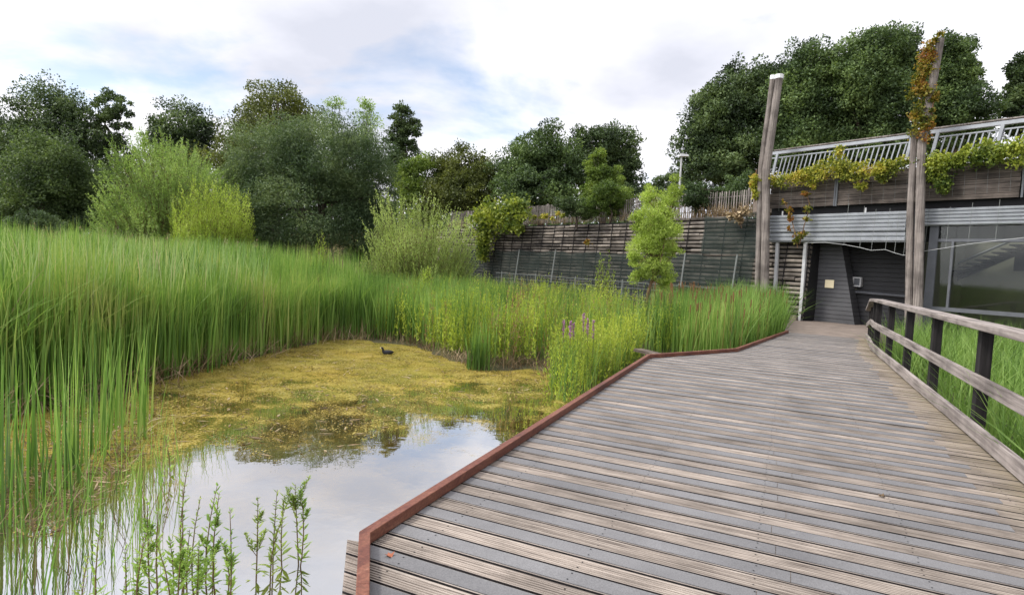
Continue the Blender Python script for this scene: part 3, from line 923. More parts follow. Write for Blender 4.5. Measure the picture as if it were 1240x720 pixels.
# timber panels, one per bay, and steel posts between
posts_px = [(1013, 230)]
tP = fac(1013, 230)[0]; tQ = fac(1239, 215)[0]
for (t0, t1) in ((tA, tP - 0.07), (tP + 0.07, tB + 0.2), (tC - 0.3, tQ - 0.05), (tQ + 0.08, tE)):
    mb = MB()
    z = z_pb
    k = 0
    while z < z_pt:
        h = 0.145
        jo = random.uniform(-0.012, 0.012)
        mb.fbox(t0, t1, z + 0.004, min(z + h - 0.008, z_pt), -0.05 + jo, 0.02 + jo)
        z += h; k += 1
    mb.build('timber_panel', M['panel'], bd)
for tt in (tP - 0.045, tP + 0.02, tQ):
    q = MB(); q.fbox(tt, tt + 0.05, z_pb - 0.02, z_pt + 0.15, 0.022, 0.085); q.build('steel_post', M['steel_dark'], bd)
# dark gap wall behind, roof slab and side walls
q = MB(); q.fbox(tA, tE, z_f1b + 0.02, z_pt - 0.02, -0.30, -0.16); q.build('backing_wall', M['void'], bd)
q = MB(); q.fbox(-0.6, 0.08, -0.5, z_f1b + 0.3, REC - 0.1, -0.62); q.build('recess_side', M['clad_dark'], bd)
q = MB(); q.fbox(-2.4, tC - 0.2, z_pb - 0.12, z_pt - 0.5, -9.0, -0.31); q.build('roof_slab', M['concrete'], bd)
q = MB(); q.fbox(tC - 0.19, tE, z_pb - 0.12, z_pt - 0.5, -1.6, -0.31); q.build('roof_slab', M['concrete'], bd)  # unseen roof opening behind this slab, added so sky light brightens the interior
q = MB(); q.fbox(tC - 0.19, tE, z_pb - 0.12, z_pt - 0.5, -9.0, -4.0); q.build('roof_slab', M['concrete'], bd)
for px in (948, 1048):                                # small brackets in the gap
    tt = fac(px, 257)[0]
    q = MB(); q.fbox(tt, tt + 0.05, z_f1t - 0.02, z_f1t + 0.16, 0.03, 0.07); q.build('bracket', M['white'], bd)
# white frame posts
for (pa, pb) in (((941, 293), (936, 385)), ((975, 293), (968, 388))):
    a = facP(pa[0], pa[1], 0.0); b = facP(pb[0], pb[1], 0.0)
    b = b + (b - a).normalized() * max(0, (b.z + 0.02)) if b.z > 0 else b
    q = MB(); q.box(b - WT * 0.055, WT * 0.11, -WN * 0.1, a - b); q.build('frame_post', M['white'], bd)
q = MB(); q.fbox(0.02 - 0.32, 0.02 - 0.1, 0, 0.16, -0.1, 0.12); q.build('post_footing', M['concrete'], bd)
# entrance recess: clad back wall, battered clad pier, soffit, side wall

def slats(t0f, t1f, z0, z1, o, h, mat, name, depth=0.06):
    mb = MB()
    z = z0
    while z < z1 - 0.02:
        zt = min(z + h - 0.012, z1)
        a0_, a1_, b0_, b1_ = t0f(z), t1f(z), t0f(zt), t1f(zt)
        mb.hexa([fp(a0_, z, o), fp(a1_, z, o), fp(a1_, z, o - depth), fp(a0_, z, o - depth), fp(b0_, zt, o - 0.012), fp(b1_, zt, o - 0.012), fp(b1_, zt, o - depth), fp(b0_, zt, o - depth)])
        z += h
    return mb.build(name, mat, bd)
ta_, za0 = fac(1020, 296, REC + 0.5)
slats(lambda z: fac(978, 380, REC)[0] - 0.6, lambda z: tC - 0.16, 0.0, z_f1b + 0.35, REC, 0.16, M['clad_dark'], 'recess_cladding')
tb0, zb0 = fac(971, 390, REC + 1.6); tb1, zb1 = fac(1036, 398, REC + 0.6)
tt0, zt0 = fac(988, 294, REC + 0.6); tt1, zt1 = fac(1019, 294, REC + 0.6)
bl = fac(973, 388, REC + 0.6)[0]; br = fac(1034.5, 396, REC + 0.6)[0]
HZ = z_f1b + 0.2
slats(lambda z: bl + (tt0 - bl) * z / zt0, lambda z: br + (tt1 - br) * z / zt1, 0.0, HZ, REC + 0.6, 0.155, M['clad'], 'pier_cladding', 0.5)
q = MB(); q.tube([facP(985, 293, 0.0 - 0.5), facP(974.5, 388, 0.0 - 0.5)], 0.05, 4); q.build('raking_strut', M['steel_dark'], bd)
q = MB(); q.tube([facP(981, 293, -0.3), facP(971.5, 388, -0.3)], 0.03, 4); q.build('raking_strut', M['steel_dark'], bd)
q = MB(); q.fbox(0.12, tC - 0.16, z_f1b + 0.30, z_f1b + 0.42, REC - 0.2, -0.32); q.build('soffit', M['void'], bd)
q = MB(); q.tube([facP(1031, 353, REC + 0.12), facP(1100, 359, REC + 0.12)], 0.045, 6); q.build('barrier_rail', M['steel_dark'], bd)
# glazed bay
gt0, gt1 = tC - 0.05, tE
z_sill = (fac(1133, 373, -0.1)[1] + fac(1240, 382, -0.1)[1]) / 2
z_tr = (fac(1140, 292, -0.1)[1] + fac(1238, 290, -0.1)[1]) / 2
win = MB(); win.fbox(gt0 + 0.1, gt1, -0.4, z_f2b + 0.1, -0.135, -0.12)
wo = win.build('window', M['glass'], bd)
for (name, a) in (('mullion', (fac(1122.5, 330, -0.1)[0], fac(1133, 330, -0.1)[0], -0.4, z_f2b + 0.1)), ('mullion', (fac(1150, 330, -0.1)[0], fac(1153, 330, -0.1)[0], z_sill, z_tr)),
                  ('mullion', (13.2, 13.35, -0.4, z_f2b + 0.1)), ('transom', (gt0 + 0.3, gt1, z_tr - 0.045, z_tr + 0.045)), ('sill_rail', (gt0 + 0.3, gt1, z_sill - 0.06, z_sill + 0.06))):
    q = MB(); q.fbox(a[0], a[1], a[2], a[3], -0.11, -0.03 + (0.004 if name == 'mullion' else 0)); q.build(name, M['steel_dark'], wo)
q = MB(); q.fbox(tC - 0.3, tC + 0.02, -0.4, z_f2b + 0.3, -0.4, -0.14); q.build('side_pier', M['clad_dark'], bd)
q = MB(); q.fbox(tC, tE, -0.5, 3.9, -4.2, -4.02); q.build('interior_wall', M['interior'], bd)
q = MB(); q.fbox(tC, tE, -0.5, -0.3, -5.0, -0.15); q.build('interior_floor', M['concrete'], bd)
q = MB(); q.fbox(tC - 0.14, tC, -0.5, 3.9, -5.0, -0.41); q.build('interior_side', M['interior'], bd)
st_ = MB()
a = facP(1152, 338, -3.6); b = facP(1242, 300, -3.6)
st_.box(a - Vector((0, 0, 0.15)), b - a, WN * 0.08, Vector((0, 0, 0.28)))
for k in range(9):
    p = a.lerp(b, k / 9.0); st_.box(p + Vector((0, 0, 0.14)), WT * 0.34, WN * 0.9, Vector((0, 0, 0.05)))
st_.build('staircase', M['clad_dark'], bd)
q = MB(); a = facP(1152, 322, -3.5); b = facP(1242, 284, -3.5); q.tube([a, b], 0.05, 6); q.build('stair_handrail', M['steel_dark'], bd)
q = MB(); t0, z0 = fac(1227, 328, -3.0); q.fbox(t0, t0 + 1.0, z0, z0 + 0.6, -3.1, -3.0); q.build('dark_screen', M['void'], bd)
# plates on the wall
t0, z0 = fac(998.5, 348, REC + 0.63); t1, z1 = fac(1010, 339, REC + 0.63)
q = MB(); q.fbox(t0, t1, z0, z1, REC + 0.605, REC + 0.63); tag(q.build('notice_plate', M['cream'], bevel=0.003), 'small blank cream plate fixed to the grey boards by the entrance', 'sign')
t0, z0 = fac(1031, 346.5, REC + 0.2); t1, z1 = fac(1042.5, 335.5, REC + 0.2)
bx_ = thing('intercom_box', fp((t0 + t1) / 2, z0, REC + 0.05), 'small square grey box with a pale frame on the dark entrance wall', 'wall box')
q = MB()
for (a, b, c, d_) in ((t0, t1, z0, z0 + 0.05), (t0, t1, z1 - 0.05, z1), (t0, t0 + 0.05, z0 + 0.05, z1 - 0.05), (t1 - 0.05, t1, z0 + 0.05, z1 - 0.05)):
    q.fbox(a, b, c, d_, REC + 0.01, REC + 0.16)
q.build('frame', M['white'], bx_)
q = MB(); q.fbox(t0 + 0.05, t1 - 0.05, z0 + 0.05, z1 - 0.05, REC + 0.01, REC + 0.13); q.build('face', M['steel_dark'], bx_)

# wires hung for the climbers
tw = thing('trellis_wire', facP(1040, 300, 0.3), 'slack pale wires hung across the entrance and window for climbers', 'wire trellis')
mb = MB()
droop = [(975, 294), (1000, 293.5), (1022, 296), (1041, 299.5), (1055, 303), (1072, 302), (1083, 306), (1094, 309), (1119, 304), (1145, 300), (1172, 295.5), (1205, 291.5), (1245, 287)]
mb.tube([facP(x, y, 0.28) for x, y in droop], 0.007, 4); mb.build('cross_wire', M['wire'], tw)
mb = MB()
for x, y in droop[2:-1]:
    top = facP(x + 6, y - 50, 0.22)
    mb.tube([facP(x, y, 0.28), top], 0.006, 3)
for x in range(945, 1240, 14):
    yt = 222 - (x - 940) * 0.085
    mb.tube([facP(x, yt, 0.2), facP(x - 2, yt + 34, 0.2)], 0.005, 3)
mb.build('drop_wires', M['wire_dim'], tw)

# metal balustrade on the roof edge, two lengths
def balustrade(x0, y0, x1, y1, label):
    t0, za = fac(x0, y0, -0.5); t1, zb = fac(x1, y1, -0.5)
    zt = (za + zb) / 2
    hb = 1.0
    e = thing('balustrade', fp((t0 + t1) / 2, zt - hb, -0.5), label, 'balustrade', 'galvanised balustrades along the roof edge')
    q = MB(); q.fbox(t0, t1, zt - 0.11, zt, -0.56, -0.44); q.build('top_rail', M['steel'], e)
    q = MB(); q.fbox(t0, t1, zt + 0.06, zt + 0.10, -0.70, -0.55); q.build('capping', M['pale'], e)
    q = MB(); q.fbox(t0, t1, zt - 0.26, zt - 0.22, -0.53, -0.47); q.build('under_rail', M['steel'], e)
    q = MB(); q.fbox(t0, t1, zt - hb, zt - hb + 0.05, -0.53, -0.47); q.build('bottom_rail', M['steel'], e)
    q = MB()
    sl = 0.15
    for tt in np.arange(t0 + 0.25, t1 - 0.1, 0.165):
        a = fp(tt, zt - hb + 0.05, -0.485); q.box(a, WT * 0.036, -WN * 0.03, WT * sl + Vector((0, 0, hb - 0.31)))
    q.build('bar_infill', M['steel'], e)
    for tt in [t0, (t0 + t1) / 2 - 0.05, t1 - 0.12]:
        q = MB(); a = fp(tt - 0.02, zt - hb - 0.3, -0.42); q.box(a, WT * 0.09, -WN * 0.05, WT * (sl + 0.05) + Vector((0, 0, hb + 0.2))); q.build('post', M['steel'], e)
balustrade(936, 184, 1101, 164, 'galvanised balustrade with slanting bars between the two tall timber poles')
balustrade(1127, 160, 1300, 134, 'galvanised balustrade with slanting bars right of the vine covered pole')

# leaning timber poles in pairs
def pole_pair(name_label, lines, o, cap):
    e = thing('timber_mast', facP(*lines[0][0][0], o), name_label, 'timber pole')
    for (pts, r0, r1) in lines:
        P = [facP(x, y, o) for x, y in pts]
        d0 = (P[0] - P[1]).normalized()
        P = [P[0] + d0 * ((P[0].z + 0.6) / max(-d0.z, 0.2))] + P
        PP = []
        for k in range(len(P) - 1):
            for s in (0, 0.5): PP.append(P[k].lerp(P[k + 1], s))
        PP.append(P[-1])
        n = len(PP)
        q = MB(); q.tube(PP, [r0 + (r1 - r0) * k / (n - 1) for k in range(n)], 12)
        po = q.build('pole', M['pole'], e, smooth=False)
        if cap:
            q = MB(); dd = (PP[-1] - PP[-2]).normalized()
            q.tube([PP[-1] - dd * 0.10, PP[-1] + dd * 0.05], r1 * 1.12, 8); q.build('cap', M['cap'], po)
    return e
pole_pair('pair of bleached leaning timber poles with white caps left of the entrance', [([(917, 350), (921, 205), (936, 93)], 0.105, 0.09), ([(926, 352), (928, 205), (944, 92)], 0.165, 0.13)], 0.55, True)
pole_pair('pair of leaning timber poles overgrown with vine beside the window', [([(1100.5, 365), (1102, 260), (1107, 160)], 0.115, 0.09), ([(1111.5, 368), (1116, 176), (1139, 47)], 0.15, 0.11)], 0.55, False)

# ------------------------------------------------------------------ lamp post
lb = atD(822, 240, 36); lt = atD(820.5, 189, 36)
lm = thing('lamp_post', (lb.x, lb.y, WALL_TOP), 'slim pale lamp post with one flat head above the paling fence', 'lamp post')
q = MB(); q.tube([(lb.x, lb.y, WALL_TOP - 0.3), (lb.x, lb.y, lt.z)], [0.07, 0.05], 8); q.build('pole', M['white'], lm)
q = MB(); q.hexa([(lb.x - 0.15, lb.y - 0.15, lt.z - 0.04), (lb.x + 0.42, lb.y - 0.15, lt.z + 0.0), (lb.x + 0.42, lb.y + 0.15, lt.z + 0.0), (lb.x - 0.15, lb.y + 0.15, lt.z - 0.04),
                  (lb.x - 0.1, lb.y - 0.1, lt.z + 0.14), (lb.x + 0.36, lb.y - 0.1, lt.z + 0.12), (lb.x + 0.36, lb.y + 0.1, lt.z + 0.12), (lb.x - 0.1, lb.y + 0.1, lt.z + 0.14)])
q.build('lamp_head', M['white'], lm, bevel=0.02)

# ------------------------------------------------------------------ trees
def limb_path(a, b, sag=0.1):
    a = Vector(a); b = Vector(b)
    j = Vector(rng.normal(size=3)) * (b - a).length * sag
    return [a, a.lerp(b, 0.35) + j * 0.8, a.lerp(b, 0.7) + j * 0.6, b]
def crown_leaves(ells, n, Ln, asp=0.55, clump=0.26, hollow=0.45, loose=1.0, up=0.25):
    """ells: (centre, (rx,ry,rz)); leaves gathered in clumps through each lobe's volume"""
    vol = np.array([e[1][0] * e[1][2] for e in ells]); share = vol / vol.sum()
    Ps, cents, Ds = [], [], []
    for (c, r), sh in zip(ells, share):
        c = np.array(c); r = np.array(r)
        nl = int(n * sh)
        nc = max(12, int(min(nl / 95, 120)))
        dirs = unit(rng.normal(size=(nc, 3)))
        rad = rng.uniform(hollow, 1.0, nc) ** 0.6
        odd = 1 + 0.14 * rng.normal(size=nc) * loose
        cc = c + dirs * r * (rad * odd)[:, None]
        cr = clump * np.min(r) * rng.uniform(0.55, 1.35, nc)
        wts = cr ** 2 / (cr ** 2).sum()
        idx = rng.choice(nc, nl, p=wts)
        g = unit(rng.normal(size=(nl, 3))) * (rng.uniform(0.25, 1, nl) ** 0.35 * rng.uniform(0.85, 1.2, nl))[:, None]
        g[:, 2] = np.where(g[:, 2] < 0, g[:, 2] * 0.55, g[:, 2] * 0.8)
        Ds.append(g)
        Ps.append(cc[idx] + g * cr[idx][:, None])
        cents.append(cc)
    P = np.concatenate(Ps)
    D = rng.normal(size=P.shape) + np.array([0, 0, up]) + np.concatenate(Ds) * 0.5
    L1 = Ln * rng.uniform(0.65, 1.35, len(P))
    return leaf_quads(P, D, L1, L1 * asp), np.concatenate(cents)
def tree(name, px, Y, base_z, lobes, n_, leaf_, mat, label, cat='tree', group=None, asp=0.55, trunk_r=0.22, bark='bark', limbs=16, clump=0.33, hollow=0.35, loose=1.15, trunk_px=None, yflat=0.85, up=0.25):
    n = int(n_ * 2.4); leaf = leaf_ * 0.68
    b = atD(trunk_px or px, 300, Y)
    base = Vector((b.x, b.y, base_z))
    e = thing(name, base, label, cat, group)
    ells = []
    for (cx, cy, rx, ry) in lobes:
        c = atD(cx, cy, Y)
        k = Y / F_PX
        c.y += rng.normal() * rx * k * 0.25
        ells.append((tuple(c), (rx * k * 0.94, rx * k * yflat, ry * k * 0.97)))
    (V, Fq), cents = crown_leaves(ells, n, leaf, asp, clump, hollow, loose, up)
    keep_z = base_z + 0.1
    top = max(ells, key=lambda q_: q_[0][2])
    q = MB()
    mid = Vector(base).lerp(Vector(top[0]), 0.55)
    j = Vector((rng.normal() * 0.2, rng.normal() * 0.2, 0))
    q.tube([base - Vector((0, 0, 0.3)), base.lerp(mid, 0.5) + j, mid, Vector(top[0])], [trunk_r * 1.25, trunk_r, trunk_r * 0.75, trunk_r * 0.25], 8)
    sel = rng.choice(len(cents), min(limbs, len(cents)), replace=False)
    for s in sel:
        f = rng.uniform(0.35, 0.9)
        a = Vector(base).lerp(Vector(top[0]), f)
        q.tube(limb_path(a, cents[s]), [trunk_r * 0.4, trunk_r * 0.28, trunk_r * 0.16, 0.02], 5)
    q.build('trunk', M[bark], e)
    V[:, 2] = np.maximum(V[:, 2], keep_z + rng.uniform(0, 0.05, len(V)))
    mesh_np('crown', V, Fq, M[mat], e)
    return e
GB = 'trees beyond the reed bed'
# left tree line
tree('broadleaf_tree', 6, 62, -0.3, [(2, 160, 26, 34), (-20, 210, 40, 60), (10, 240, 30, 45)], 9000, 0.34, 'lf_dark', 'dark tree cut by the left edge of the photo, behind the shrubs', group=GB, trunk_px=-8)
tree('broadleaf_tree', 53, 60, -0.3, [(52, 138, 44, 42), (30, 175, 34, 32), (82, 170, 30, 40), (55, 215, 48, 45)], 22000, 0.34, 'lf_dark', 'dense dark round topped tree, tallest at the far left', group=GB)
tree('broadleaf_tree', 133, 62, -0.3, [(128, 132, 24, 24), (150, 150, 20, 28), (112, 165, 22, 30), (140, 195, 36, 40), (120, 235, 34, 35)], 10500, 0.33, 'lf_dark', 'airy dark tree with sky showing through its crown, between two dense ones', group=GB, loose=1.6, limbs=34, hollow=0.3, clump=0.22)
tree('broadleaf_tree', 222, 58, -0.3, [(220, 155, 36, 33), (236, 172, 24, 30), (200, 175, 22, 30), (220, 215, 36, 45)], 15000, 0.33, 'lf_dark', 'dark round tree standing behind the pale willow', group=GB)
tree('broadleaf_tree', 330, 52, -0.3, [(335, 128, 40, 30), (300, 168, 32, 40), (355, 150, 30, 34), (285, 200, 22, 50), (325, 200, 60, 60)], 17000, 0.30, 'lf_olive', 'tall tree with bare twigs at its top behind the big round willow', group=GB, loose=1.5, limbs=60, trunk_r=0.3)
tree('birch_tree', 403, 58, -0.3, [(403, 126, 11, 15), (400, 155, 17, 24), (405, 200, 22, 40)], 2400, 0.24, 'lf_willow', 'thin wispy tree top left of a similar one over the round willow', group=GB, loose=1.2, limbs=40, trunk_r=0.09, hollow=0.1, clump=0.6)
tree('birch_tree', 443, 58, -0.3, [(444, 132, 12, 16), (441, 162, 18, 24), (445, 205, 22, 40)], 2700, 0.24, 'lf_willow', 'thin wispy tree top beside the dark poplar', group=GB, loose=1.2, limbs=40, trunk_r=0.09, hollow=0.1, clump=0.6)
tree('poplar_tree', 487, 54, -0.3, [(486, 142, 16, 19), (496, 165, 13, 24), (478, 172, 14, 26), (488, 210, 20, 34)], 7500, 0.28, 'lf_dark', 'narrow dark poplar rising clear of its neighbours', group=GB, loose=1.3)
# shrubs behind the reeds
GS = 'shrubs behind the reed bed'
tree('broad_shrub', 62, 34, -0.35, [(30, 215, 34, 34), (78, 205, 40, 40), (110, 235, 28, 36), (50, 250, 55, 30), (12, 245, 28, 28), (95, 265, 40, 20)], 26000, 0.20, 'lf_grey', 'large dark leafy shrub at the far left behind the reeds', 'shrub', GS, trunk_r=0.14)
tree('small_bush', 42, 30, -0.35, [(40, 268, 26, 14), (22, 275, 18, 12), (60, 280, 18, 16)], 5200, 0.13, 'lf_mid', 'low rounded bush just above the reed tops at far left', 'shrub', GS, trunk_r=0.06, limbs=6)
tree('round_willow', 378, 33, -0.35, [(330, 200, 52, 50), (400, 190, 56, 48), (440, 215, 42, 50), (300, 245, 32, 55), (370, 255, 74, 60), (440, 270, 42, 46)], 80000, 0.19, 'lf_mid', 'big rounded grey green willow in the middle of the tree line', 'tree', GB, asp=0.32, trunk_r=0.25, hollow=0.6)

def shoot_shrub(name, px, Y, base_z, fan, nshoot, nleaf, Ln, Wd, mat, label, cat='shrub', group=None, bark='bark_red', start=0.15, stem_r=0.008, spread=0.5, trunk=None, branch=0.0):
    """fan: list of (px, py) outline points of the crown; shoots rise from the base to points inside it"""
    b = atD(px, 300, Y)
    base = np.array([b.x, b.y, base_z])
    e = thing(name, tuple(base), label, cat, group)
    fan = np.array(fan, float)
    mid = fan.mean(0)
    T, Bs = [], []
    zs = Y / F_PX
    poly = [tuple(p) for p in fan]
    rx = (fan[:, 0].max() - fan[:, 0].min()) / 2
    pts = scatter(poly, nshoot)
    for (x, y) in pts:
        f = rng.uniform(0, 1)
        dY = rng.uniform(-1, 1) * rx * zs * 0.8 * math.sqrt(max(0.05, 1 - ((x - mid[0]) / (rx + 1)) ** 2))
        tip = atD(x, y, Y); tip.y += dY
        T.append(tip)
        if branch:
            s = rng.uniform(0.0, 0.75)
            o = Vector(base).lerp(tip, s * 0.8); o.z = base_z + (tip.z - base_z) * s * branch
            o = Vector((base[0] + (o.x - base[0]) * 0.9, base[1] + (o.y - base[1]) * 0.9, o.z))
            low = tip - Vector((0, 0, 1)) * rng.uniform(0.8, 2.0) - Vector((tip.x - base[0], tip.y - base[1], 0)) * 0.25
            if low.z < base_z: low.z = base_z + 0.1
            Bs.append(low if s > 0.2 else o)
        else:
            Bs.append(Vector(base) + Vector(((x - px) * zs * 0.35 + rng.normal() * 0.12, dY * 0.35 + rng.normal() * 0.12, 0)))
    T = np.array([tuple(p) for p in T]); Bs = np.array([tuple(p) for p in Bs])
    (LV, LF), (SV, SF) = shoots(Bs, T, nleaf, Ln, Wd, start, spread, 0.05, stem_r)
    q = MB()
    if trunk:
        q.tube([Vector(base) - Vector((0, 0, 0.3)), Vector(base) + Vector((0.02, 0, 1.0)), Vector(base) + Vector((-0.03, 0, 2.2)), Vector(tuple(T.mean(0)))], [trunk, trunk * 0.8, trunk * 0.6, trunk * 0.25], 7)
        for s in rng.choice(len(T), min(40, len(T)), replace=False):
            h = rng.uniform(0.25, 0.95); a = Vector(base).lerp(Vector(tuple(T.mean(0))), h)
            q.tube(limb_path(a, Bs[s]), [trunk * 0.35, trunk * 0.25, trunk * 0.15, 0.008], 4)
        V0 = np.array(q.v); 
        tq = MB(); tq.v = q.v; tq.f = q.f
        tq.v = q.v + [tuple(v) for v in SV]; tq.f = q.f + [[int(i) + len(q.v) for i in f] for f in SF]
        tq.build('trunk', M[bark], e)
    else:
        mesh_np('stems', SV, SF, M[bark], e)
    LV[:, 2] = np.maximum(LV[:, 2], base_z + 0.05)
    mesh_np('foliage', LV, LF, M[mat], e)
    return e
shoot_shrub('pale_willow', 205, 31, -0.35, [(190, 152), (215, 165), (250, 195), (285, 205), (298, 240), (300, 300), (130, 300), (122, 252), (140, 225), (160, 185), (178, 165)], 2300, 44, 0.17, 0.045, 'lf_willow', 'broad pale green willow with feathery shoots behind the reeds', 'tree', GB, trunk=0.16, branch=0.9, spread=0.75)
shoot_shrub('lime_willow', 260, 27, -0.35, [(232, 212), (262, 214), (292, 222), (305, 245), (308, 300), (212, 300), (211, 250), (222, 228)], 1000, 60, 0.14, 0.04, 'lf_lime', 'yellow green willow bush in front of the pale willow', 'shrub', GS, spread=0.45)
shoot_shrub('osier_shrub', 512, 21, -0.4, [(466, 224), (490, 236), (520, 232), (550, 246), (572, 262), (585, 300), (580, 345), (442, 345), (438, 300), (445, 262), (456, 240)], 1000, 85, 0.105, 0.03, 'lf_shoot', 'silvery lime osier shrub of upright shoots left of the log wall', 'shrub', GS, spread=0.42)
tree('young_willow', 786, 20.5, -0.45, [(786, 238, 10, 17), (815, 236, 12, 16), (799, 256, 18, 20), (774, 264, 11, 18), (808, 276, 20, 18), (780, 292, 20, 18), (813, 304, 12, 16), (766, 314, 10, 14), (797, 322, 20, 16), (775, 336, 14, 14), (806, 342, 13, 13), (788, 288, 22, 46)], 14500, 0.14, 'lf_yw', 'slender lime green young willow standing before the log wall', 'tree', None, asp=0.22, trunk_r=0.055, bark='bark_red', limbs=60, clump=0.47, hollow=0.1, loose=2.0, up=1.2)
for (px, Y, y0, y1, wd, lab) in ((390, 19, 275, 312, 10, 'small lime sapling poking out of the reed tops below the round willow'),
                               (517, 17, 318, 350, 9, 'small lime sapling in front of the osier shrub'),
                               (733, 22, 296, 350, 13, 'yellow green climber shoot against the netted log wall')):
    shoot_shrub('sapling', px, Y, -0.45, [(px - wd * .3, y0), (px + wd * .4, y0 + 4), (px + wd, (y0 + y1) / 2), (px + wd * .8, y1), (px - wd * .8, y1), (px - wd, (y0 + y1) / 2)], 46, 30, 0.10, 0.035, 'lf_lime', lab, 'sapling', 'saplings among the marsh plants', spread=0.6)

# trees on the bank
GK = 'trees on the bank behind the wall'
tree('bank_tree', 515, 47, 2.0, [(512, 212, 26, 24), (495, 225, 20, 22), (535, 225, 20, 22), (512, 250, 30, 22)], 8500, 0.24, 'lf_bright', 'yellowish leafy tree between the poplar and the olive tree', group=GK, trunk_r=0.15)
tree('bank_tree', 562, 46, 3.5, [(562, 205, 34, 26), (540, 222, 26, 26), (585, 222, 24, 26), (560, 242, 44, 26)], 18000, 0.25, 'lf_olive', 'olive green bushy tree left of the dark pair above the wall', group=GK)
tree('bank_tree', 652, 44, 3.9, [(655, 182, 28, 26), (630, 205, 32, 30), (680, 205, 28, 30), (650, 235, 56, 26)], 22000, 0.25, 'lf_dark2', 'dark broad tree above the middle of the paling fence', group=GK)
tree('bank_tree', 735, 46, 3.9, [(722, 175, 32, 22), (748, 180, 28, 28), (752, 205, 26, 30), (715, 210, 32, 30), (735, 235, 46, 24)], 22000, 0.25, 'lf_dark', 'darkest round tree above the paling fence left of the lamp post', group=GK)
tree('bank_tree', 728, 39, 3.9, [(722, 205, 16, 22), (735, 222, 20, 18), (718, 235, 18, 16)], 5500, 0.2, 'lf_bright', 'lighter green young tree in front of the darkest round tree', group=GK, trunk_r=0.1)
tree('bank_tree', 795, 50, 3.9, [(806, 222, 16, 12), (790, 230, 16, 10), (822, 222, 16, 16)], 3500, 0.22, 'lf_mid', 'low hazy tree under the lamp post', group=GK, trunk_r=0.1)
tree('bank_tree', 890, 42, 4.0, [(905, 105, 34, 28), (870, 135, 32, 34), (850, 175, 30, 40), (895, 165, 60, 60), (930, 120, 30, 44), (870, 205, 50, 28)], 42000, 0.26, 'lf_dark', 'tall dark tree behind the pair of white capped poles', group=GK, trunk_r=0.3)
tree('bank_tree', 985, 38, 4.0, [(985, 85, 34, 34), (965, 120, 34, 40), (1005, 130, 40, 50), (975, 170, 46, 40), (990, 190, 50, 26)], 36000, 0.24, 'lf_dark2', 'dark green tree between the two tall timber poles, the left one', group=GK, trunk_r=0.3)
tree('bank_tree', 1065, 37, 4.0, [(1060, 68, 42, 34), (1085, 90, 32, 40), (1035, 105, 36, 46), (1070, 135, 48, 50), (1060, 175, 60, 28)], 40000, 0.24, 'lf_dark2', 'tallest dark green tree above the balustrade beside the vine clad pole', group=GK, trunk_r=0.3)
tree('bank_tree', 1155, 36, 4.0, [(1155, 80, 26, 32), (1168, 100, 20, 28), (1140, 115, 26, 40), (1160, 135, 32, 28), (1165, 165, 46, 20)], 24000, 0.23, 'lf_dark2', 'green tree right of the vine clad pole', group=GK, trunk_r=0.25, loose=1.3)
tree('bank_tree', 1236, 36, 4.0, [(1242, 92, 18, 26), (1232, 120, 15, 20), (1255, 125, 26, 36), (1245, 152, 34, 18)], 15000, 0.23, 'lf_dark', 'dark tree cut by the right edge of the photo above the balustrade', group=GK, trunk_r=0.25, trunk_px=1248)
# shrubs on the wall top
tree('bank_bush', 735, 31, 3.9, [(738, 236, 26, 14), (722, 250, 22, 12), (752, 250, 18, 12)], 6500, 0.13, 'lf_bright', 'fresh green bush growing over the paling fence', 'shrub', None, trunk_r=0.05, limbs=8)
tree('bank_bush', 697, 31.5, 3.9, [(692, 250, 20, 12), (708, 255, 16, 10)], 4200, 0.13, 'lf_grey', 'darker low bush left of the fresh green one on the fence', 'shrub', None, trunk_r=0.05, limbs=8)
tree('bank_bush', 905, 27, 3.9, [(900, 232, 24, 20), (868, 240, 26, 16), (842, 238, 22, 16)], 8000, 0.14, 'lf_dark2', 'dark low bush behind the paling fence next to the white capped poles', 'shrub', None, trunk_r=0.05, limbs=8)
tree('bank_bush', 800, 33, 3.9, [(800, 240, 30, 12), (835, 238, 22, 12)], 4200, 0.14, 'lf_dark2', 'low bush behind the paling fence under the lamp post', 'shrub', None, trunk_r=0.05, limbs=8)
# the far wood closing the gaps between the trunks
xs = np.linspace(-95, 60, 240)
P = []
N = 60000
X = rng.uniform(-110, 70, N); Y_ = rng.uniform(74, 92, N)
hz = 9.0 + 2.2 * np.sin(X * 0.21) + 1.4 * np.sin(X * 0.53 + 1) + 0.8 * np.sin(X * 1.3)
Z = -0.3 + hz * rng.uniform(0, 1, N) ** 0.7
V, Fq = leaf_quads(np.stack([X, Y_, Z], 1), rng.normal(size=(N, 3)), rng.uniform(0.5, 1.0, N), rng.uniform(0.3, 0.55, N))
tag(mesh_np('distant_wood', V, Fq, M['lf_dark2']), 'dark mass of distant wood closing the view behind the marsh trees', 'wood', kind='stuff')

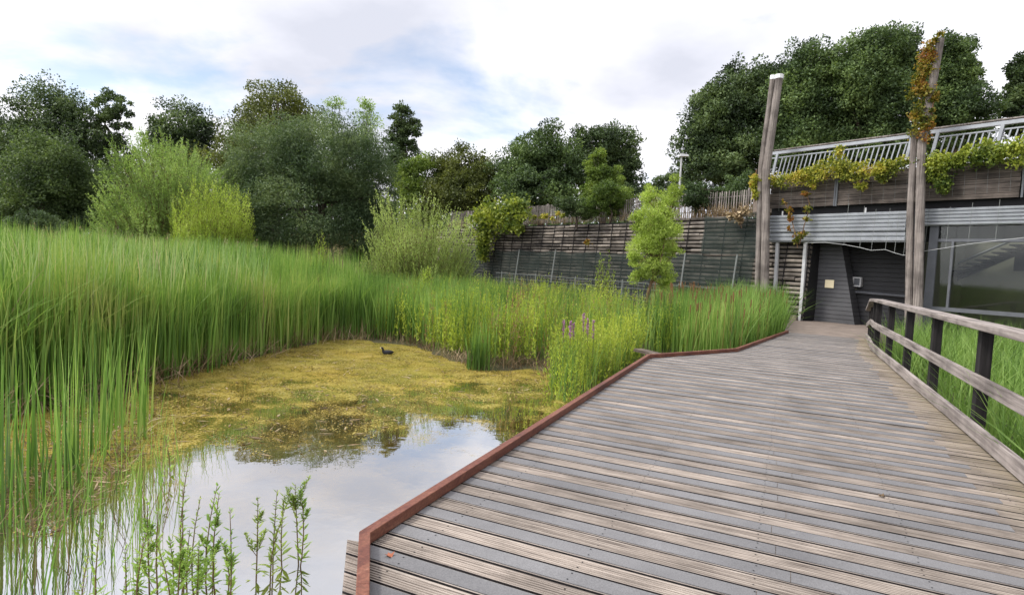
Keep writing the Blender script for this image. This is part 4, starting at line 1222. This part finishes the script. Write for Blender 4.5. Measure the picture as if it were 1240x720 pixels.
# ------------------------------------------------------------------ climbers
def vine(name, paths, n, Ln, mat, label, o=0.35, parent_cat='climbing plant', group=None, sag=0.4, plane=True, depth=None):
    """paths: list of lists of (px, py, spread in px)"""
    def pt(x, y): return facP(x, y, o) if plane else atD(x, y, depth)
    b = pt(*paths[0][0][:2])
    e = thing(name, tuple(b), label, parent_cat, group)
    q = MB(); Ps = []
    tot = sum(sum(math.hypot(a[0] - c[0], a[1] - c[1]) * (a[2] + c[2]) for a, c in zip(p[:-1], p[1:])) for p in paths)
    for p in paths:
        W = [pt(x, y) for x, y, s in p]
        q.tube(W, 0.018, 5)
        for a, c, A_, C_ in zip(p[:-1], p[1:], W[:-1], W[1:]):
            m = int(n * math.hypot(a[0] - c[0], a[1] - c[1]) * (a[2] + c[2]) / tot)
            if m < 1: continue
            nc = max(3, m // 45)
            f = rng.uniform(0, 1, nc)
            kx = (A_ - Vector((0, 0, EYE))).length / F_PX
            sp_ = (a[2] + (c[2] - a[2]) * f) * kx
            ctr = np.array(A_)[None] + (np.array(C_) - np.array(A_))[None] * f[:, None]
            ctr = ctr + np.array(WT)[None] * (rng.normal(size=nc) * sp_ * 0.4)[:, None] + np.array([0, 0, 1.0])[None] * (rng.normal(size=nc) * sp_ * 0.45)[:, None] + np.array(WN)[None] * (rng.uniform(-0.2, 0.5, nc) * np.minimum(sp_, 0.5))[:, None]
            idx = rng.integers(0, nc, m)
            Ps.append(ctr[idx] + rng.normal(size=(m, 3)) * (sp_[idx] * 0.33)[:, None] * np.array([1, 1, 0.8]))
    P = np.concatenate(Ps)
    D = rng.normal(size=P.shape) + np.array([0, 0, -0.35]) + np.array(WN)[None] * 0.6
    L1 = Ln * rng.uniform(0.6, 1.35, len(P))
    V, Fq = leaf_quads(P, D, L1, L1 * 0.75)
    q.build('stem', M['bark_red'], e)
    mesh_np('leaves', V, Fq, M[mat], e)
    return e
GV = 'climbers on the building'
vine('parapet_vine', [[(914, 222, 6), (945, 216, 8), (985, 211, 8), (1010, 202, 11), (1040, 208, 9), (1070, 206, 8), (1098, 198, 8)], [(1012, 196, 6), (1018, 181, 4)], [(1036, 212, 6), (1048, 230, 4)], [(1062, 210, 5), (1072, 221, 4)], [(978, 212, 5), (986, 226, 3)]], 7600, 0.085, 'lf_vine', 'yellowing vine trailing along the parapet between the two tall poles', group=GV)
vine('parapet_vine', [[(1122, 196, 10), (1150, 197, 9), (1185, 189, 9), (1215, 185, 10), (1250, 180, 11)], [(1125, 203, 9), (1142, 220, 8), (1146, 234, 4)], [(1165, 192, 4), (1172, 176, 2.5)]], 6800, 0.085, 'lf_vine_g', 'greener vine trailing along the parapet right of the window pole', group=GV)
vine('pole_vine', [[(1110, 168, 8), (1116, 150, 8), (1116, 120, 9), (1120, 90, 9), (1126, 62, 7), (1131, 52, 4)], [(1118, 100, 5), (1108, 112, 4)], [(1112, 95, 4), (1104, 118, 3)], [(1132, 110, 3), (1126, 155, 3)], [(1134, 46, 2.2), (1139, 38, 1.5)]], 3000, 0.09, 'lf_vine_r', 'orange and yellow vine climbing the tall pole beside the window', o=0.62, group=GV)
vine('hanging_vine', [[(976, 232, 3), (981, 250, 4), (974, 272, 5), (968, 296, 4)], [(950, 244, 4), (958, 262, 3), (963, 285, 5), (966, 300, 4)]], 420, 0.11, 'lf_vine_r', 'thin red tinged vine dangling over the corrugated band left of the entrance', group=GV)
vine('pole_foot_vine', [[(916, 205, 4), (914, 222, 6), (914, 245, 4)]], 420, 0.11, 'lf_vine', 'small yellow vine clinging to the outer side of the white capped poles', o=0.6, group=GV)
vine('wall_vine', [[(575, 268, 14), (600, 258, 15), (625, 256, 15), (642, 250, 10)], [(592, 270, 15), (588, 290, 13), (586, 312, 8)], [(610, 270, 12), (632, 276, 8)]], 7500, 0.17, 'lf_vine_g', 'bushy green vine spilling over the left end of the log wall', o=0.5)
vine('wall_vine', [[(640, 262, 4), (665, 262, 4), (690, 258, 3)]], 500, 0.12, 'lf_vine', 'thin strip of yellow creeper along the top of the log wall', o=-0.3)
vine('dead_climber', [[(882, 258, 6), (898, 258, 7), (905, 252, 4)], [(895, 262, 5), (898, 276, 4)]], 420, 0.13, 'straw', 'dry brown climber hanging from the wall top next to the pole', o=0.1)
vine('red_creeper', [[(711, 288, 3), (713, 300, 4)]], 120, 0.11, 'lf_vine_r', 'small patch of red creeper on the bare logs', o=0.2)

# ------------------------------------------------------------------ reeds, herbs, grass
def z_at(xy): return ground_z(xy[:, 0].copy(), xy[:, 1].copy())
def stuff_mesh(name, parts, mats, label, cat):
    Vs, Fs, mi, o_ = [], [], [], 0
    for (V, Fq), k in parts:
        Vs.append(V); Fs.append(Fq + o_); mi.append(np.full(len(Fq), k)); o_ += len(V)
    ob = mesh_np(name, np.concatenate(Vs), np.concatenate(Fs), mats, mat_idx=np.concatenate(mi))
    return tag(ob, label, cat, kind='stuff')
def reed_patch(xy, h0, h1, wd, lean=0.12, segs=4, fade=False):
    n = len(xy)
    B = np.concatenate([xy, np.minimum(z_at(xy), -0.42)[:, None] - 0.05], 1)
    hf = 1 + 0.05 * noise2(xy[:, 0], xy[:, 1], 0.9) + 0.03 * noise2(xy[:, 0] + 9, xy[:, 1], 2.3)
    if fade:                                         # the bed thins out and drops towards its right end
        u = np.clip((xy[:, 0] * 1.0 - (xy[:, 1] - 14) * 0.12 + 6.6) / 3.0, 0, 1); hf = hf * (1 - 0.34 * u * u * (3 - 2 * u))
    return blades(B, rng.uniform(h0, h1, n) * hf, np.abs(rng.normal(0, lean, n)), rng.uniform(0, 2 * math.pi, n), rng.uniform(0.7, 1.3, n) * wd, segs, 2.0)
def W(x, y, z=WATER_Z): return P2(at(x, y, z))
# main bed: front edge follows the pond, back edge reaches the trees
front = [W(-60, 518), W(20, 498), W(95, 480), W(160, 464), W(215, 454), W(270, 438), W(330, 425), W(395, 410), W(440, 409)]
bed_near = front + [(front[-1][0] + 0.2, front[-1][1] + 3.5), (-8, 16.5), (-12, 13), (-12, 6)]
bed_far = [(-40, 9), (-11.5, 6), (-11.5, 12.5), (-7, 16), (-4, 16.5), (-3.5, 19), (-5.5, 24), (-11, 27), (-24, 27.5), (-40, 24)]
parts = []
xy = scatter(bed_near, 15000); parts.append((reed_patch(xy, 1.6, 2.3, 0.023, 0.065, 4, True), 0))
# strongest right on the front edge
fe = np.array(front)
k = rng.integers(0, len(fe) - 1, 5200); f = rng.uniform(0, 1, 5200)[:, None]
xy = fe[k] * (1 - f) + fe[k + 1] * f + np.abs(rng.normal(0, 0.35, (5200, 1))) * np.array([[-0.5, 0.86]]) + rng.normal(0, 0.12, (5200, 2))
parts.append((reed_patch(xy, 1.3, 2.28, 0.024, 0.085, 4, True), 0))
xy = scatter(bed_far, 25000); parts.append((reed_patch(xy, 1.75, 2.35, 0.026, 0.075, 3, True), 0))
# pale upper blades and tan plumes above the bed
xy = scatter([p for p in bed_far if p[0] < -6.5], 5200); B = np.concatenate([xy, np.full((5200, 1), 0.6)], 1)
parts.append((blades(B, rng.uniform(0.8, 1.35, 5200), np.abs(rng.normal(0, 0.16, 5200)), rng.uniform(0, 6.28, 5200), np.full(5200, 0.034), 3, 2.0), 1))
xy = scatter(front[:7] + [(-7.5, 16), (-12, 13), (-12, 6)], 3200); B = np.concatenate([xy, np.full((3200, 1), 0.4)], 1)
parts.append((blades(B, rng.uniform(0.9, 1.35, 3200), np.abs(rng.normal(0, 0.16, 3200)), rng.uniform(0, 6.28, 3200), np.full(3200, 0.018), 3, 2.0), 1))
# scattered stalks standing out in the open water at the left
near_w = [W(-40, 640), W(60, 655), W(112, 600), W(165, 560), W(190, 500), W(120, 500), W(40, 530), W(-60, 560)]
xy = scatter(near_w, 620)
NW = 300
c_ = scatter(near_w, 44); k = rng.integers(0, 44, NW)
xy = c_[k] + rng.normal(0, 0.05, (NW, 2))
parts.append((reed_patch(xy, 0.9, 1.95, 0.019, 0.06), 0))
for (poly_, n_, zb_, h_) in ((bed_near, 900, -0.45, 1.6), (bed_far, 700, -0.3, 1.9)):
    xy = scatter(poly_, n_); B = np.concatenate([xy, np.full((n_, 1), zb_)], 1)
    parts.append((blades(B, rng.uniform(0.5, 1.12, n_) * h_, np.abs(rng.normal(0.25, 0.28, n_)), rng.uniform(0, 6.28, n_), np.full(n_, 0.018), 5, 2.6), 2))
n_ = 260                                             # tan plumes above the bed
xy = scatter([p for p in bed_far if p[0] < -6.0], n_)
B = np.concatenate([xy, rng.uniform(1.25, 1.75, (n_, 1))], 1)
rep = np.repeat(B, 14, 0) + np.concatenate([rng.normal(0, 0.03, (n_ * 14, 2)), rng.uniform(-0.12, 0.16, (n_ * 14, 1))], 1)
parts.append((leaf_quads(rep, rng.normal(size=rep.shape) * 0.5 + np.array([0, 0, 1.0]), rng.uniform(0.06, 0.13, len(rep)), 0.022), 2))
n_ = 150                                             # thin lone stalks in the open water near the camera
xy = scatter([W(-60, 740), W(60, 740), W(150, 700), W(225, 600), W(215, 540), W(120, 590), W(40, 640), W(-60, 630)], n_)
B = np.concatenate([xy, np.full((n_, 1), -0.62)], 1)
parts.append((blades(B, rng.uniform(0.25, 0.95, n_), np.abs(rng.normal(0.12, 0.16, n_)), rng.uniform(0, 6.28, n_), rng.uniform(0.005, 0.010, n_), 4, 1.8), 0))
parts.append((blades(B[:60] + 0.05, rng.uniform(0.2, 0.7, 60), np.abs(rng.normal(0.35, 0.25, 60)), rng.uniform(0, 6.28, 60), np.full(60, 0.006), 4, 1.8), 2))
n_ = 700                                             # bent and snapped blades along the open front
k = rng.integers(0, len(fe) - 1, n_); f = rng.uniform(0, 1, n_)[:, None]
xy = fe[k] * (1 - f) + fe[k + 1] * f + np.abs(rng.normal(0, 0.3, (n_, 1))) * np.array([[-0.5, 0.86]])
B = np.concatenate([xy, np.full((n_, 1), -0.5)], 1)
parts.append((blades(B, rng.uniform(0.8, 1.9, n_), rng.uniform(0.25, 0.8, n_), rng.uniform(0, 6.28, n_), np.full(n_, 0.017), 6, 3.2), 0))
stuff_mesh('reed_bed', parts, [M['reed'], M['reed_top'], M['straw']], 'tall dense green reeds filling the left of the marsh', 'reeds')

# dead reed litter at the foot of the bed
n = 1700
k = rng.integers(0, len(fe) - 1, n); f = rng.uniform(0, 1, n)[:, None]
xy = fe[k] * (1 - f) + fe[k + 1] * f + rng.normal(0, 0.3, (n, 1)) * np.array([[-0.5, 0.86]])
B = np.concatenate([xy, np.full((n, 1), -0.5)], 1)
lit = blades(B, rng.uniform(0.12, 0.6, n), np.abs(rng.normal(0.75, 0.35, n)), rng.uniform(0, 6.28, n), np.full(n, 0.014), 3, 1.2)
m2 = [W(440, 410), W(500, 420), W(535, 433), W(580, 449), W(640, 447), W(680, 470), W(700, 450), W(600, 425), W(500, 405)]
xy = scatter(m2, 1500); B = np.concatenate([xy, np.full((1500, 1), -0.5)], 1)
lit2 = blades(B, rng.uniform(0.1, 0.45, 1500), np.abs(rng.normal(0.7, 0.4, 1500)), rng.uniform(0, 6.28, 1500), np.full(1500, 0.014), 3, 1.2)
xy = scatter(near_w, 320); B = np.concatenate([xy, np.full((320, 1), -0.5)], 1)
lit3 = blades(B, rng.uniform(0.06, 0.3, 320), np.abs(rng.normal(1.0, 0.3, 320)), rng.uniform(0, 6.28, 320), np.full(320, 0.009), 3, 1.2)
stuff_mesh('dead_reeds', [(lit, 0), (lit2, 0), (lit3, 0)], [M['straw']], 'broken straw coloured dead stems at the waterline of the reeds', 'dead reeds')

# herb thicket between pond, wall and boardwalk
def herb(xy, h0, h1, nleaf, Ln, Wd, lean=0.10, spread=0.45):
    n = len(xy)
    B = np.concatenate([xy, np.minimum(z_at(xy), -0.40)[:, None] - 0.05], 1)
    H = rng.uniform(h0, h1, n) * (1 + 0.10 * noise2(xy[:, 0], xy[:, 1], 1.6))
    T = B + np.stack([rng.normal(0, lean, n) * H, rng.normal(0, lean, n) * H, H], 1)
    lv, stq = shoots(B, T, nleaf, Ln, Wd, 0.12, spread, 0.04, 0.0035)
    return lv, stq
mid = [W(440, 412), W(500, 417), W(540, 430), W(585, 445), W(640, 443), W(668, 440), W(720, 440), (2.2, 12.5), (3.6, 14.0), (4.0, 18), (2.5, 24), (-1.5, 26.5), (-4.5, 22), (-3.2, 17)]
front_m = [W(520, 424), W(545, 431), W(585, 446), W(640, 444), W(668, 440), W(690, 425), W(640, 405), W(560, 402), W(510, 408)]
parts = []
cc_ = scatter(mid, 130); k = rng.integers(0, 130, 2400); hb = rng.uniform(0.75, 1.25, 130)[k]
a, s_ = herb(cc_[k] + rng.normal(0, 0.20, (2400, 2)), hb, hb * 1.3, 34, 0.085, 0.022); parts += [(a, 0), (s_, 2)]
cc_ = scatter(front_m, 46); k = rng.integers(0, 46, 760); hb2 = rng.uniform(0.55, 1.0, 46)[k]; fm_ = cc_[k] + rng.normal(0, 0.13, (760, 2))
a, s_ = herb(fm_, hb2, hb2 * 1.3, 46, 0.085, 0.024); parts += [(a, 0), (s_, 2)]
q_ = scatter(mid, 2200); q_ = q_[noise2(q_[:, 0] + 3, q_[:, 1] * 1.4, 1.1) > 0.45][:650]
a, s_ = herb(q_, 1.0, 1.5, 40, 0.075, 0.020); parts += [(a, 1), (s_, 2)]
a, s_ = herb(scatter(front_m, 190), 0.8, 1.2, 40, 0.06, 0.018); parts += [(a, 1), (s_, 2)]
stuff_mesh('marsh_herbs', parts, [M['lime_herb'], M['brown_herb'], M['stem_green']], 'lime green and russet marsh herbs crowding the middle of the wetland', 'marsh plants')
lv2, st2 = herb(scatter([P2(at(788, 432, -0.4)), P2(at(830, 427, -0.4)), P2(at(840, 418, -0.4)), P2(at(790, 418, -0.4))], 46), 0.8, 1.15, 46, 0.055, 0.016)
xy = scatter(mid, 5200)
xy2 = scatter([W(430, 408), W(510, 418), W(560, 430), (0.2, 15), (-1, 20), (-4.5, 21), (-4.2, 15)], 5200)
xy3 = np.array(W(578, 447)) + rng.normal(0, 0.10, (110, 2))
stuff_mesh('marsh_grass', [(lv2, 1), (st2, 1), (reed_patch(xy, 0.9, 1.5, 0.016, 0.14), 0), (reed_patch(xy2, 1.1, 1.65, 0.017, 0.10), 0), (reed_patch(xy3, 0.5, 0.95, 0.018, 0.14), 0)], [M['grass'], M['lime_herb']], 'bright green sedge between the reed bed and the herbs', 'sedge')

# tuft beside the deck edging with loosestrife
tb = thing('waterside_tuft', tuple(at(705, 470, WATER_Z)), 'dense green tuft of herbs against the steel edging at the bend in the water', 'plant')
tuft = [W(662, 478), W(690, 490), W(735, 470), W(775, 446), W(770, 432), W(715, 436), W(672, 455)]
lv, stq = herb(scatter(tuft, 520), 0.7, 1.18, 46, 0.07, 0.019, 0.13)
mesh_np('leaves', lv[0], lv[1], M['lime_herb'], tb); mesh_np('stems', stq[0], stq[1], M['stem_red'], tb)
xy = scatter(tuft, 900)
gv = reed_patch(xy, 0.6, 1.1, 0.012, 0.16); mesh_np('grass_blades', gv[0], gv[1], M['grass'], tb)
for (px, yb, yt, lab) in ((683, 430, 388, 'magenta loosestrife spike at the left of the flower group by the edging'), (691, 432, 388, 'pale magenta loosestrife spike second from the left by the edging'), (695, 430, 391, 'magenta loosestrife spike next to the pale one by the edging'),
                          (712, 432, 386, 'brightest magenta loosestrife spike in the group'), (719, 434, 388, 'magenta loosestrife spike at the right end of the group'), (707, 420, 380, 'faded tallest loosestrife spike behind the bright one')):
    Y = 10.6 if yb < 432 else 10.2
    top = atD(px, yt, Y); base = Vector((top.x + 0.02, top.y, -0.5))
    e = thing('loosestrife', tuple(base), lab, 'flower', 'loosestrife spikes by the boardwalk')
    q = MB(); q.tube([base, base.lerp(top, 0.5) + Vector((0.01, 0, 0)), top], [0.006, 0.005, 0.003], 4); q.build('stem', M['stem_red'], e)
    n = 80; s = rng.uniform(0.72, 1.0, n)
    P = np.array(base)[None] + (np.array(top) - np.array(base))[None] * s[:, None]
    V, Fq = leaf_quads(P, rng.normal(size=(n, 3)) + np.array([0, 0, 0.3]), rng.uniform(0.024, 0.046, n), 0.024); mesh_np('flower_spike', V, Fq, M['flower'], e)
    n = 46; s = rng.uniform(0.1, 0.7, n)
    P = np.array(base)[None] + (np.array(top) - np.array(base))[None] * s[:, None]
    V, Fq = leaf_quads(P, rng.normal(size=(n, 3)) + np.array([0, 0, 0.4]), rng.uniform(0.05, 0.08, n), 0.018); mesh_np('leaves', V, Fq, M['lime_herb'], e)

# cattails right of the bend, up to the poles
catp = [P2(at(792, 428, -0.4)), P2(at(893, 424, -0.1)), P2(at(950, 402, -0.1)), P2(fp(-0.2, 0, 0.9)), P2(fp(-6, 0, 1.4)), (5.2, 19), (3.6, 15.5)]
xy = scatter(catp, 8500)
d_ = poly_dist(xy[:, 0], xy[:, 1], [P2(p) for p in pts_l[3:]] + [P2(pts_l[-1])])
xy = xy[d_ > 0.25]
parts = [(reed_patch(xy, 1.0, 1.6, 0.016, 0.12), 0)]
xy = scatter([P2(at(880, 418, 0)), P2(at(950, 402, 0)), P2(fp(-0.2, 0, 0.6)), P2(fp(-3, 0, 1.2))], 2200)
parts.append((reed_patch(xy, 1.4, 1.95, 0.020, 0.35), 1))
stuff_mesh('cattail_bed', parts, [M['reed'], M['grass']], 'green cattails between the bend of the boardwalk and the poles', 'reeds')
xy = scatter(catp, 300)
mb = MB()
for (x, y) in xy[:240]:
    h = random.uniform(0.62, 1.18)
    lx, ly = random.uniform(-0.05, 0.05), random.uniform(-0.05, 0.05)
    mb.tube([(x, y, -0.4), (x + lx, y + ly, h - 0.12)], 0.005, 3)
    mb.tube([(x + lx, y + ly, h - 0.12), (x + lx, y + ly, h - 0.10), (x + lx * 1.2, y + ly * 1.2, h + 0.06), (x + lx * 1.2, y + ly * 1.2, h + 0.08)], [0.005, 0.013, 0.013, 0.004], 5)
tag(mb.build('cattail_heads', M['cattail']), 'brown cattail heads scattered through the reeds before the log wall', 'cattails', kind='stuff')
# lush grass behind the railing
gr = [P2(dk(RIGHT_P + 0.30, 2.0)), P2(dk(RIGHT_P + 0.30, 15.5)), P2(dk(RIGHT_P + 0.9, 19.5)), P2(fp(4.2, 0, 0.5)), P2(fp(11.5, 0, 0.25)), P2(dk(9.5, 4.0)), P2(dk(6, 2.0))]
xy = scatter(gr, 15500)
n = len(xy)
B = np.concatenate([xy, np.full((n, 1), -0.5)], 1)
g1 = blades(B, rng.uniform(0.85, 1.35, n), np.abs(rng.normal(0.35, 0.28, n)), rng.uniform(0, 6.28, n), rng.uniform(0.010, 0.020, n), 5, 2.2)
stuff_mesh('tall_grass', [(g1, 0)], [M['grass']], 'lush arching green grass behind the wooden railing', 'grass')
n = 1500                                                # dry grass on the wall crest
T_ = rng.uniform(T_L, 0.2, n); T_[:700] = rng.uniform(-5.5, -0.6, 700)
B = np.array([tuple(fp(a, WALL_TOP - 0.05, -rng.uniform(0.45, 0.85))) for a in T_])
stuff_mesh('dry_grass', [(blades(B, rng.uniform(0.2, 0.75, n), np.abs(rng.normal(0.3, 0.2, n)), rng.uniform(0, 6.28, n), np.full(n, 0.022), 3, 1.6), 0)], [M['straw']], 'dry straw grass along the foot of the paling fence', 'grass')

pb_ = [P2(at(x, y, WATER_Z)) for x, y in ((-40, 650), (60, 650), (150, 575), (230, 530), (330, 560), (420, 548), (520, 492), (660, 482), (680, 462), (640, 446), (580, 448), (500, 421), (395, 412), (270, 441), (165, 478), (90, 500), (-40, 540))]
xy = scatter(pb_, 34000)
msk = noise2(xy[:, 0] * 1.0 + 2, xy[:, 1] * 1.3, 1.5) * 0.5 + noise2(xy[:, 0] + 7, xy[:, 1] * 1.6, 4.1) * 0.35 + rng.normal(0, 0.25, len(xy)) > 0.02
xy = xy[msk]; n = len(xy)
P = np.concatenate([xy, np.full((n, 1), WATER_Z + 0.004)], 1)
D = rng.normal(size=(n, 3)); D[:, 2] = np.abs(D[:, 2]) * 0.22
RR = rng.normal(size=(n, 3)) * 0.35; RR[:, 2] = 1.0
Ln = rng.uniform(0.010, 0.036, n)
a1 = leaf_quads(P, D, Ln, Ln * rng.uniform(0.4, 0.9, n), RR)
xy = scatter(pb_, 420); n = 420
P = np.concatenate([xy, np.full((n, 1), WATER_Z + 0.006)], 1)
D = rng.normal(size=(n, 3)); D[:, 2] = 0.02
RR = rng.normal(size=(n, 3)) * 0.1; RR[:, 2] = 1.0
a2 = leaf_quads(P, D, rng.uniform(0.06, 0.22, n), rng.uniform(0.012, 0.03, n), RR)
xy = scatter([W(-60, 560), W(30, 660), W(120, 620), W(170, 560), W(200, 480), W(100, 500)], 480); n = 480
P = np.concatenate([xy, np.full((n, 1), WATER_Z + 0.006)], 1)
D = rng.normal(size=(n, 3)); D[:, 2] = np.abs(D[:, 2]) * 0.15
RR = rng.normal(size=(n, 3)) * 0.2; RR[:, 2] = 1.0
a3 = leaf_quads(P, D, rng.uniform(0.04, 0.2, n), rng.uniform(0.01, 0.02, n), RR)
stuff_mesh('floating_algae', [(a1, 0), (a2, 1), (a3, 1)], [M['algae_bits'], M['straw']], 'clumps of yellow brown algae and dead bits floating on the pond', 'algae')

# ------------------------------------------------------------------ willowherb stems standing in the near water
def herb_leaves(Vs, Fs, a0, a1, bow, z0, lmax, lmin, keep):
    zz = z0; az = random.uniform(0, 6.28)
    while zz < 1.0:
        c = a0.lerp(a1, zz) + bow * math.sin(zz * 3)
        for s in (0, 1):
            if random.random() > keep: continue
            a = az + math.pi * s + random.uniform(-0.5, 0.5)
            D = Vector((math.cos(a), math.sin(a), random.uniform(0.1, 0.9) + 0.5 * zz)).normalized()
            ln = (lmax + (lmin - lmax) * zz) * random.uniform(0.5, 1.3)
            S = D.cross(Vector((0, 0, 1))).normalized(); N_ = S.cross(D)
            w_ = ln * random.uniform(0.11, 0.17)
            dr = Vector((0, 0, ln * random.uniform(0.02, 0.30)))
            r = [c, c + D * ln * 0.35 + S * w_ - N_ * 0.002, c + D * ln * 0.35 - S * w_ - N_ * 0.002, c + D * ln * 0.35 + N_ * 0.003,
                 c + D * ln * 0.75 + S * w_ * 0.6 - dr * 0.45, c + D * ln * 0.75 - S * w_ * 0.6 - dr * 0.45, c + D * ln * 0.75 - dr * 0.35, c + D * ln - dr]
            i = len(Vs); Vs += [tuple(v) for v in r]
            Fs += [[i, i + 1, i + 3], [i, i + 3, i + 2], [i + 1, i + 4, i + 6, i + 3], [i + 3, i + 6, i + 5, i + 2], [i + 4, i + 7, i + 6], [i + 6, i + 7, i + 5]]
        az += 1.57 + random.uniform(-0.4, 0.4)
        zz += random.uniform(0.018, 0.055) * (1.3 - 0.6 * zz)
def herb_stem(px, pyb, pyt, label, group, dense=1.0):
    b = at(px, pyb, WATER_Z)
    top = atD(px + random.uniform(-9, 9), pyt, b.y + random.uniform(-0.12, 0.12))
    e = thing('willowherb', (b.x, b.y, WATER_Z), label, 'water plant', group)
    q = MB()
    b0 = Vector((b.x, b.y, WATER_Z - 0.25))
    bow = Vector((random.uniform(-0.06, 0.06), random.uniform(-0.06, 0.06), 0))
    pts = [b0.lerp(top, f) + bow * math.sin(f * 3) for f in (0, 0.2, 0.4, 0.6, 0.8, 1.0)]
    q.tube(pts, [0.0055, 0.005, 0.0045, 0.004, 0.0028, 0.0015], 6)
    Vs, Fs = [], []
    herb_leaves(Vs, Fs, b0, top, bow, random.uniform(0.26, 0.42), random.uniform(0.09, 0.13), 0.035, 0.85 * dense)
    if (top - b0).length > 0.75:
        for _ in range(random.randint(0, 4)):
            f = random.uniform(0.45, 0.85); c = b0.lerp(top, f) + bow * math.sin(f * 3)
            a = random.uniform(0, 6.28); h = random.uniform(0.07, 0.19)
            tip = c + Vector((math.cos(a) * h * 0.45, math.sin(a) * h * 0.45, h))
            q.tube([c, c.lerp(tip, 0.5) + Vector((math.cos(a), math.sin(a), 0)) * h * 0.08, tip], [0.0025, 0.002, 0.001], 4)
            herb_leaves(Vs, Fs, c, tip, Vector((0, 0, 0)), 0.2, 0.055, 0.025, 0.9)
    q.build('stem', M['stem_red'], e)
    mesh_np('leaves', Vs, Fs, M[random.choice(['herb_leaf', 'herb_leaf', 'herb_leaf2'])], e)
gl_, gr_2 = 'willowherb stems of the left clump', 'willowherb stems of the right clump'
LL = 'leafy willowherb stem in the larger clump standing in the near water'
LR = 'leafy willowherb stem in the smaller clump close to the boardwalk corner'
for (px, pb, pt_) in ((172, 740, 640), (184, 728, 604), (199, 742, 618), (214, 748, 640), (229, 712, 548), (226, 740, 592), (246, 722, 600), (259, 730, 588), (268, 718, 596), (277, 738, 616), (240, 756, 660), (192, 756, 660), (150, 736, 664), (122, 742, 632), (205, 726, 655), (234, 716, 640), (263, 722, 650), (163, 722, 676), (253, 712, 668), (106, 752, 668)):
    herb_stem(px, pb, pt_, LL, gl_)
for (px, pb, pt_) in ((310, 700, 602), (332, 690, 592), (338, 696, 622), (347, 692, 600), (356, 688, 588), (365, 684, 586)):
    herb_stem(px, pb, pt_, LR, gr_2)
for (px, pb, pt_, lab) in ((204, 575, 528, 'small lone willowherb sprig at the edge of the floating algae'), (176, 520, 497, 'tiny grassy sprig poking through the algae near the reeds'), ):
    herb_stem(px, pb, pt_, lab, None)

# ------------------------------------------------------------------ coot
cp = at(469, 428.5, WATER_Z)
ct = thing('coot', tuple(cp), 'small black coot swimming on the yellow algae', 'bird')
def loft(rings, n=14):
    V, Fs = [], []
    for (c, u, v_, a, b_) in rings:
        for j in range(n):
            th = 2 * math.pi * j / n
            V.append(Vector(c) + Vector(u) * a * math.cos(th) + Vector(v_) * b_ * math.sin(th))
    for k in range(len(rings) - 1):
        for j in range(n):
            Fs.append([k * n + j, k * n + (j + 1) % n, (k + 1) * n + (j + 1) % n, (k + 1) * n + j])
    Fs.append(list(range(n))[::-1]); Fs.append([(len(rings) - 1) * n + j for j in range(n)])
    return V, Fs
hd = Vector((-0.93, -0.36, 0)); sd_ = Vector((-hd.y, hd.x, 0)); up = Vector((0, 0, 1))
S = 0.62
def rg(x, z, a, b_, pitch=0.0):
    d_ = hd * math.cos(pitch) + up * math.sin(pitch); n_ = up * math.cos(pitch) - hd * math.sin(pitch)
    return (cp + (hd * x + up * z) * S, sd_, n_, a * S, b_ * S)
rings = [rg(-0.23, 0.075, 0.006, 0.006), rg(-0.20, 0.07, 0.03, 0.022), rg(-0.14, 0.06, 0.075, 0.06), rg(-0.05, 0.055, 0.10, 0.085), rg(0.04, 0.055, 0.098, 0.085), rg(0.10, 0.065, 0.075, 0.075, 0.4),
         rg(0.135, 0.10, 0.048, 0.05, 0.9), rg(0.15, 0.145, 0.034, 0.036, 1.25), rg(0.158, 0.18, 0.033, 0.035, 1.2), rg(0.175, 0.21, 0.037, 0.036, 0.5), rg(0.20, 0.215, 0.031, 0.030, 0.1), rg(0.222, 0.208, 0.015, 0.016, -0.1), rg(0.228, 0.206, 0.004, 0.004, -0.1)]
Vc, Fc = loft(rings)
mesh_np('body', np.array([tuple(v) for v in Vc]), Fc, M['black'], ct, smooth=True)
Vc, Fc = loft([rg(0.212, 0.222, 0.010, 0.014, -0.6), rg(0.228, 0.205, 0.010, 0.011, -0.25), rg(0.25, 0.198, 0.006, 0.007, -0.2), rg(0.262, 0.195, 0.001, 0.001, -0.2)], 8)
mesh_np('bill', np.array([tuple(v) for v in Vc]), Fc, M['bill'], ct, smooth=True)
